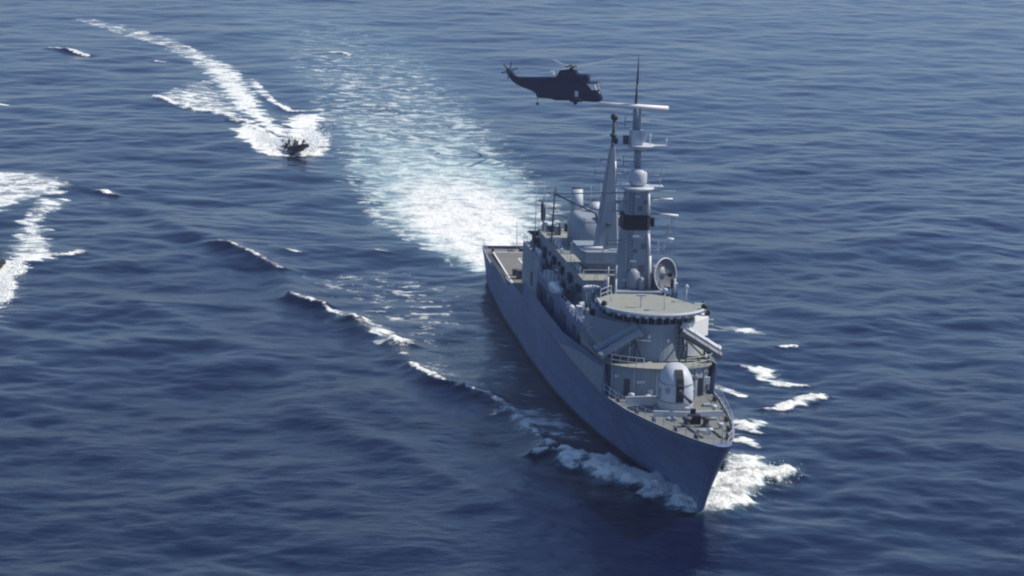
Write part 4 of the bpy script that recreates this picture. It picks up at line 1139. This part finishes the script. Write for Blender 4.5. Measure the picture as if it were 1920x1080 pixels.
mb.tube((HX(1642), .98, HZ(745)), (HX(1610), .87, HZ(636)), 0.05); mb.tube((HX(1642), -.98, HZ(745)), (HX(1610), -.87, HZ(636)), 0.05)
mb.build('cockpit_frame', M['navy'], cp)
mb = MB(); rg = []
for u, vt, w in [(1530, 500, .6), (1515, 488, .75), (1400, 485, .8), (1335, 470, .8), (1325, 425, .7), (1250, 402, .62), (1180, 405, .62), (1045, 408, .6), (1000, 490, .6), (960, 530, .5)]:
    zt, zb = HZ(vt), HZ(640 if u > 1505 else 600)
    rg.append([(HX(u), -w, zb), (HX(u), -w, zt-0.25), (HX(u), -w*0.7, zt), (HX(u), w*0.7, zt), (HX(u), w, zt-0.25), (HX(u), w, zb)])
mb.rings(rg, smooth=False); mb.build('engine_cowling', M['navy'], he)
mb = MB(); mb.tube((HX(935), -0.45, HZ(515)), (HX(920), -0.55, HZ(420)), 0.28, 0.34, 12); mb.build('sunlit_exhaust', M['white'], he)  # engine exhaust, coloured white for the sun on it
mb = MB(); mb.tube((HX(1680), -0.35, HZ(805)), (HX(1700), -0.38, HZ(810)), 0.26, 0.22, 12); mb.build('landing_light', M['white'], he)
mb = MB(); mb.box((HX(1330), -1.11, HZ(805)), (0.62, 0.05, 1.0)); mb.build('cabin_window', M['light'], he, 0.1)
mb = MB(); mb.prism([(0, 0)]*0 or [(HX(330), -.14), (HX(330), .14), (HX(200), .12), (HX(200), -.12)], HZ(510), HZ(505))
rg = []
for u0_, u1_, v, w in [(180, 330, 515, .17), (150, 268, 470, .15), (133, 205, 400, .12), (128, 190, 378, .08)]:
    rg.append([(HX(u0_), -w*0.5, HZ(v)), (HX(u1_), -w, HZ(v)), (HX(u1_), w, HZ(v)), (HX(u0_), w*0.5, HZ(v))])
mb.rings(rg, smooth=False)
rg = []
mb.build('tail_fin', M['navy'], he)
mb = MB(); mb.prism([(HX(250), 0.1), (HX(170), 0.1), (HX(150), 2.1), (HX(210), 2.1)], HZ(445), HZ(435)); mb.build('tailplane', M['navy'], he)
tr = thing('tail_rotor', '', 'x', (HX(205), -0.38, HZ(400))); del tr['label']; del tr['category']; tr.parent = he
mb = MB(); mb.tube((0, 0.3, 0), (0, -0.1, 0), 0.14); mb.build('rotor_hub', M['dark'], tr)
for k in range(6):
    g = R(75)+k*math.pi/3; d = Vector((math.cos(g), 0, math.sin(g))); n_ = Vector((-math.sin(g), 0, math.cos(g)))
    mb = MB(); P = []
    for t, w in ((0.12, 0.05), (0.4, 0.10), (1.5, 0.10)):
        for q in ((-w, -.02), (w, -.02), (w, .02), (-w, .02)): P.append(d*t+n_*q[0]+Vector((0, q[1]-0.1, 0)))
    F = [(i*4+j, i*4+(j+1) % 4, i*4+4+(j+1) % 4, i*4+4+j) for i in range(2) for j in range(4)]+[(3, 2, 1, 0), (8, 9, 10, 11)]
    mb.add(P, F); mb.build('rotor_blade', M['dark'], tr)
mr_ = thing('main_rotor', '', 'x', (HX(1235), 0, HZ(355))); del mr_['label']; del mr_['category']; mr_.parent = he
mb = MB(); mb.lathe((0, 0, -0.6), [(0.32, 0), (0.3, 0.35), (0.55, 0.45), (0.6, 0.7), (0.4, 0.85), (0.12, 0.95)], 14)
for k in range(5):
    g = R(-20)+k*2*math.pi/5
    mb.tube((0, 0, 0), (1.15*math.cos(g), 1.15*math.sin(g), 0.0), 0.15, 0.1)
mb.build('rotor_hub', M['dark'], mr_)
for k in range(5):
    g = R(-20)+k*2*math.pi/5; d = Vector((math.cos(g), math.sin(g), 0)); n_ = Vector((-math.sin(g), math.cos(g), 0))
    mb = MB(); P = []
    for t, w, z in ((0.9, 0.14, 0.0), (1.6, 0.30, 0.02), (5, 0.30, 0.10), (9.3, 0.30, 0.42), (9.45, 0.1, 0.44)):
        for q in ((-w, -.02), (w*0.6, -.05), (w, 0.0), (w*0.6, .05)): P.append(d*t+n_*q[0]+Vector((0, 0, q[1]+z)))
    F = [(i*4+j, i*4+(j+1) % 4, i*4+4+(j+1) % 4, i*4+4+j) for i in range(4) for j in range(4)]+[(3, 2, 1, 0), (16, 17, 18, 19)]
    mb.add(P, F); mb.build('rotor_blade', M['rotor'], mr_)
for s in (-1, 1):
    mb = MB(); mb.lathe((HX(1330), s*1.9, HZ(900)), [(0.08, -1.1), (0.3, -0.8), (0.38, 0), (0.3, 0.7), (0.05, 1.1)], 12, 'X'); mb.tube((HX(1330), s*1.0, HZ(860)), (HX(1330), s*1.8, HZ(900)), 0.12)
    sp = mb.build('sponson', M['navy'], he)
    mb = MB(); mb.tube((HX(1325), s*1.78, HZ(945)), (HX(1325), s*2.02, HZ(945)), 0.33, n=14); mb.build('wheel', M['rubber'], sp)
mb = MB(); mb.tube((HX(640), 0, HZ(870)), (HX(635), 0, HZ(970)), 0.04); tg = mb.build('tail_gear', M['dark'], he)
mb = MB(); mb.tube((HX(638), -.12, HZ(975)), (HX(638), .12, HZ(975)), 0.24, n=14); mb.build('wheel', M['rubber'], tg)

# ============================================================ fast boats with crew
def fast_boat(loc, rz, label, group):
    t = thing('inflatable_boat', label, 'boat', loc, rz, group)
    t.rotation_euler = (0, R(-7), rz)
    mb = MB(); rg = []
    for x, w, zt, zb in [(-3.6, 1.0, 0.35, -0.3), (-2, 1.1, 0.35, -0.4), (0.5, 1.1, 0.38, -0.42), (2.2, 0.85, 0.5, -0.2), (3.2, 0.4, 0.7, 0.2), (3.75, 0.05, 0.85, 0.65)]:
        rg.append([(x, -w, zt), (x, 0, zb), (x, w, zt), (x, 0, zt-0.05)])
    mb.rings(rg, smooth=False); mb.build('hull', M['dark'], t)
    mb = MB()
    pl = [(-3.9, -1.15, .45), (-2, -1.2, .45), (0.8, -1.2, .48), (2.2, -1.0, .6), (3.2, -0.55, .78), (3.75, 0, .9), (3.2, .55, .78), (2.2, 1.0, .6), (.8, 1.2, .48), (-2, 1.2, .45), (-3.9, 1.15, .45)]
    rgs = []
    for i, p in enumerate(pl):
        a = Vector(pl[max(0, i-1)]); c = Vector(pl[min(len(pl)-1, i+1)]); d = (c-a).normalized()
        u_ = d.cross(Vector((0, 0, 1))).normalized(); r_ = 0.27 if 0 < i < len(pl)-1 else 0.15
        rgs.append([Vector(p)+(u_*math.cos(g)+Vector((0, 0, 1))*math.sin(g))*r_ for g in [2*math.pi*j/12 for j in range(12)]])
    mb.rings(rgs); mb.build('buoyancy_tube', M['rubber'], t)
    mb = MB(); mb.box((-0.2, 0, 0.75), (0.8, 0.75, 0.95), taper=0.85); mb.box((0.05, 0, 1.35), (0.08, 0.8, 0.4), ry=-0.3); mb.build('console', M['dark'], t, 0.05)
    mb = MB(); mb.box((-4.0, 0, 0.65), (0.55, 0.5, 0.7)); mb.box((-4.0, 0, 0.1), (0.25, 0.2, 0.8)); mb.build('outboard_engine', M['black'], t, 0.06)
    mb = MB(); mb.path([(-3.2, -.9, .5), (-3.3, -.9, 2.0), (-3.3, .9, 2.0), (-3.2, .9, .5)], 0.05); mb.tube((-3.3, 0, 2.0), (-3.3, 0, 2.9), 0.03); mb.build('radar_arch', M['dark'], t)
    return t

def person(loc, rz, label, group, lean=0.15, arms=0.0):
    """standing crew: one continuous skinned body"""
    t = thing('person', label, 'person', loc, rz, group)
    J = {'pel': (0, 0, .92, .15), 'sp': (0.05+lean*.3, 0, 1.18, .14), 'ch': (.08+lean*.6, 0, 1.40, .155), 'nk': (.1+lean*.8, 0, 1.56, .06), 'hd': (.13+lean*.85, 0, 1.68, .10), 'tp': (.13+lean*.85, 0, 1.78, .07),
         'sl': (.08+lean*.6, .20, 1.42, .07), 'el': (.18+lean*.6, .28, 1.18, .05), 'wl': (.42+lean*.6, .20, 1.15+arms, .035), 'fl': (.52+lean*.6, .17, 1.16+arms, .03),
         'sr': (.08+lean*.6, -.20, 1.42, .07), 'er': (.18+lean*.6, -.28, 1.18, .05), 'wr': (.42+lean*.6, -.20, 1.15+arms, .035), 'fr': (.52+lean*.6, -.17, 1.16+arms, .03),
         'hl': (0, .11, .86, .10), 'kl': (.10, .15, .48, .065), 'al': (-.05, .16, .08, .045), 'tl': (.13, .17, .04, .04),
         'hr': (0, -.11, .86, .10), 'kr': (.10, -.15, .48, .065), 'ar': (-.05, -.16, .08, .045), 'tr': (.13, -.17, .04, .04)}
    keys = list(J); E = [('pel', 'sp'), ('sp', 'ch'), ('ch', 'nk'), ('nk', 'hd'), ('hd', 'tp'), ('ch', 'sl'), ('sl', 'el'), ('el', 'wl'), ('wl', 'fl'), ('ch', 'sr'), ('sr', 'er'), ('er', 'wr'), ('wr', 'fr'), ('pel', 'hl'), ('hl', 'kl'), ('kl', 'al'), ('al', 'tl'), ('pel', 'hr'), ('hr', 'kr'), ('kr', 'ar'), ('ar', 'tr')]
    me_ = bpy.data.meshes.new('body'); me_.from_pydata([J[k][:3] for k in keys], [(keys.index(a), keys.index(c)) for a, c in E], [])
    o = bpy.data.objects.new('body', me_); COL.objects.link(o); o.parent = t; me_.materials.append(M['cloth'])
    md = o.modifiers.new('skin', 'SKIN'); md.use_smooth_shade = True
    for v, k in zip(me_.skin_vertices[0].data, keys): v.radius = (J[k][3], J[k][3])
    me_.skin_vertices[0].data[0].use_root = True
    o.modifiers.new('sub', 'SUBSURF').levels = 1
    hx, hy, hz_ = J['hd'][:3]
    mb = MB(); mb.lathe((hx+.035, 0, hz_-.09), [(.03, 0), (.075, .03), (.088, .10), (.08, .16), (.03, .19)], 12); mb.box((hx+.125, 0, hz_+.0), (.03, .03, .05)); mb.build('face', M['skin'], t)
    mb = MB(); mb.lathe((hx-.01, 0, hz_-.02), [(.105, 0), (.118, .05), (.10, .12), (.04, .165)], 12); mb.build('helmet', M['black'], t)
    mb = MB(); cx = J['ch'][0]-.01; mb.rings([[(cx+.17*math.cos(g)-.02*k, .21*math.sin(g), 1.14+k*.13) for g in [2*math.pi*j/12 for j in range(12)]] for k in range(3)]); mb.build('life_vest', M['orange'], t)
    return t

HB = R(22)
B1 = Vector((-160.6, -21.0, 0.35))
fast_boat(B1, HB, 'dark inflatable speedboat racing in its own white spray beyond the frigate wake, upper left', 'speedboats escorting the frigate')
def at_boat(B, h, x, y, z):
    return (B.x+x*math.cos(h)-y*math.sin(h), B.y+x*math.sin(h)+y*math.cos(h), B.z+z+x*0.12)
person(at_boat(B1, HB, -0.9, 0.0, 0.15), HB, 'crew member in dark clothing standing at the console of the upper speedboat', 'speedboat crew', 0.25)
person(at_boat(B1, HB, 1.2, 0.5, 0.15), HB, 'crew member in dark clothing leaning forward near the bow of the upper speedboat', 'speedboat crew', 0.45)
person(at_boat(B1, HB, -2.2, -0.4, 0.15), HB, 'crew member in dark clothing standing behind the console of the upper speedboat', 'speedboat crew', 0.15)
B2 = Vector((-63.0, -68.9, 0.35)); H2_ = R(2)
fast_boat(B2, H2_, 'dark speedboat cut off by the left edge of the photo, inside its foaming wake', 'speedboats escorting the frigate')

# ============================================================ flying spray
def spray(name, label, emitters, seed, n, rmin=0.03, rmax=0.16):
    rnd = random.Random(seed); mb = MB()
    for i in range(n):
        x, y, sx, sy, hgt = rnd.choice(emitters)
        px = rnd.gauss(x, sx); py = rnd.gauss(y, sy); pz = abs(rnd.gauss(0, hgt))+0.25
        r_ = rnd.uniform(rmin, rmax)*(1.1-0.5*min(1, pz/(hgt*2.2)))
        P = [Vector((px, py, pz))+Vector(d)*r_*rnd.uniform(.6, 1.3) for d in ((1, 0, 0), (-1, 0, 0), (0, 1, 0), (0, -1, 0), (0, 0, 1), (0, 0, -1))]
        mb.add(P, [(0, 2, 4), (2, 1, 4), (1, 3, 4), (3, 0, 4), (2, 0, 5), (1, 2, 5), (3, 1, 5), (0, 3, 5)], True)
    o = mb.build(name, M['foam_drop'], None)
    o['kind'] = 'stuff'; o['label'] = label; o['category'] = 'spray'
    return o
fmat = bpy.data.materials.new('spray_water'); nt2, b2 = nodes_of(fmat)
b2.inputs['Base Color'].default_value = (0.85, 0.87, 0.88, 1); b2.inputs['Roughness'].default_value = 0.8
M['foam_drop'] = fmat
spray('bow_spray', 'white spray thrown up by the bow of the frigate', [(50.3, 1.3, .9, .5, .7), (50, -0.6, .8, .5, .5), (50.3, 1.3, .9, .5, .7), (48.5, 2.6, 1.0, .7, .8), (44, 5, 1.2, 1.0, .45), (40, 8, 1.2, 1.2, .4), (38, 11, .8, 1.0, .4), (44, -2.4, 1.6, .6, .35), (38, -4.8, 2, .6, .3)], 1, 3000, 0.02, 0.12)
spray('boat_spray', 'white spray thrown out to both sides of the upper speedboat', [(-163, -18.8, 2.5, .8, .6), (-168, -17.5, 3.5, 1.0, .7), (-175, -16.5, 4, 1.2, .6), (-165, -23.8, 3.0, .7, .45), (-171, -25.5, 3.5, .8, .4), (-168, -21.5, 2.5, .5, .5)], 2, 1500, 0.05, 0.2)
spray('wake_spray', 'white spray tossed up along the wake of the left edge speedboat', [(-55, -67.2, 4, .6, .4), (-63, -66, 3, .7, .4), (-47, -67.5, 4, .6, .4)], 3, 600, 0.04, 0.16)

# ============================================================ sea air
mb = MB(); mb.box((-200, 60, 60), (4200, 2600, 124))
hzo = mb.build('haze', bpy.data.materials.new('sea_haze'))
hzo['kind'] = 'stuff'
hm = hzo.data.materials[0]; hm.use_nodes = True; hm.node_tree.nodes.clear()
pv = hm.node_tree.nodes.new('ShaderNodeVolumePrincipled'); ho = hm.node_tree.nodes.new('ShaderNodeOutputMaterial')
pv.inputs['Color'].default_value = (0.58, 0.62, 1.0, 1)
pv.inputs['Density'].default_value = 0.00014
pv.inputs['Anisotropy'].default_value = 0.0
hm.node_tree.links.new(pv.outputs[0], ho.inputs['Volume'])
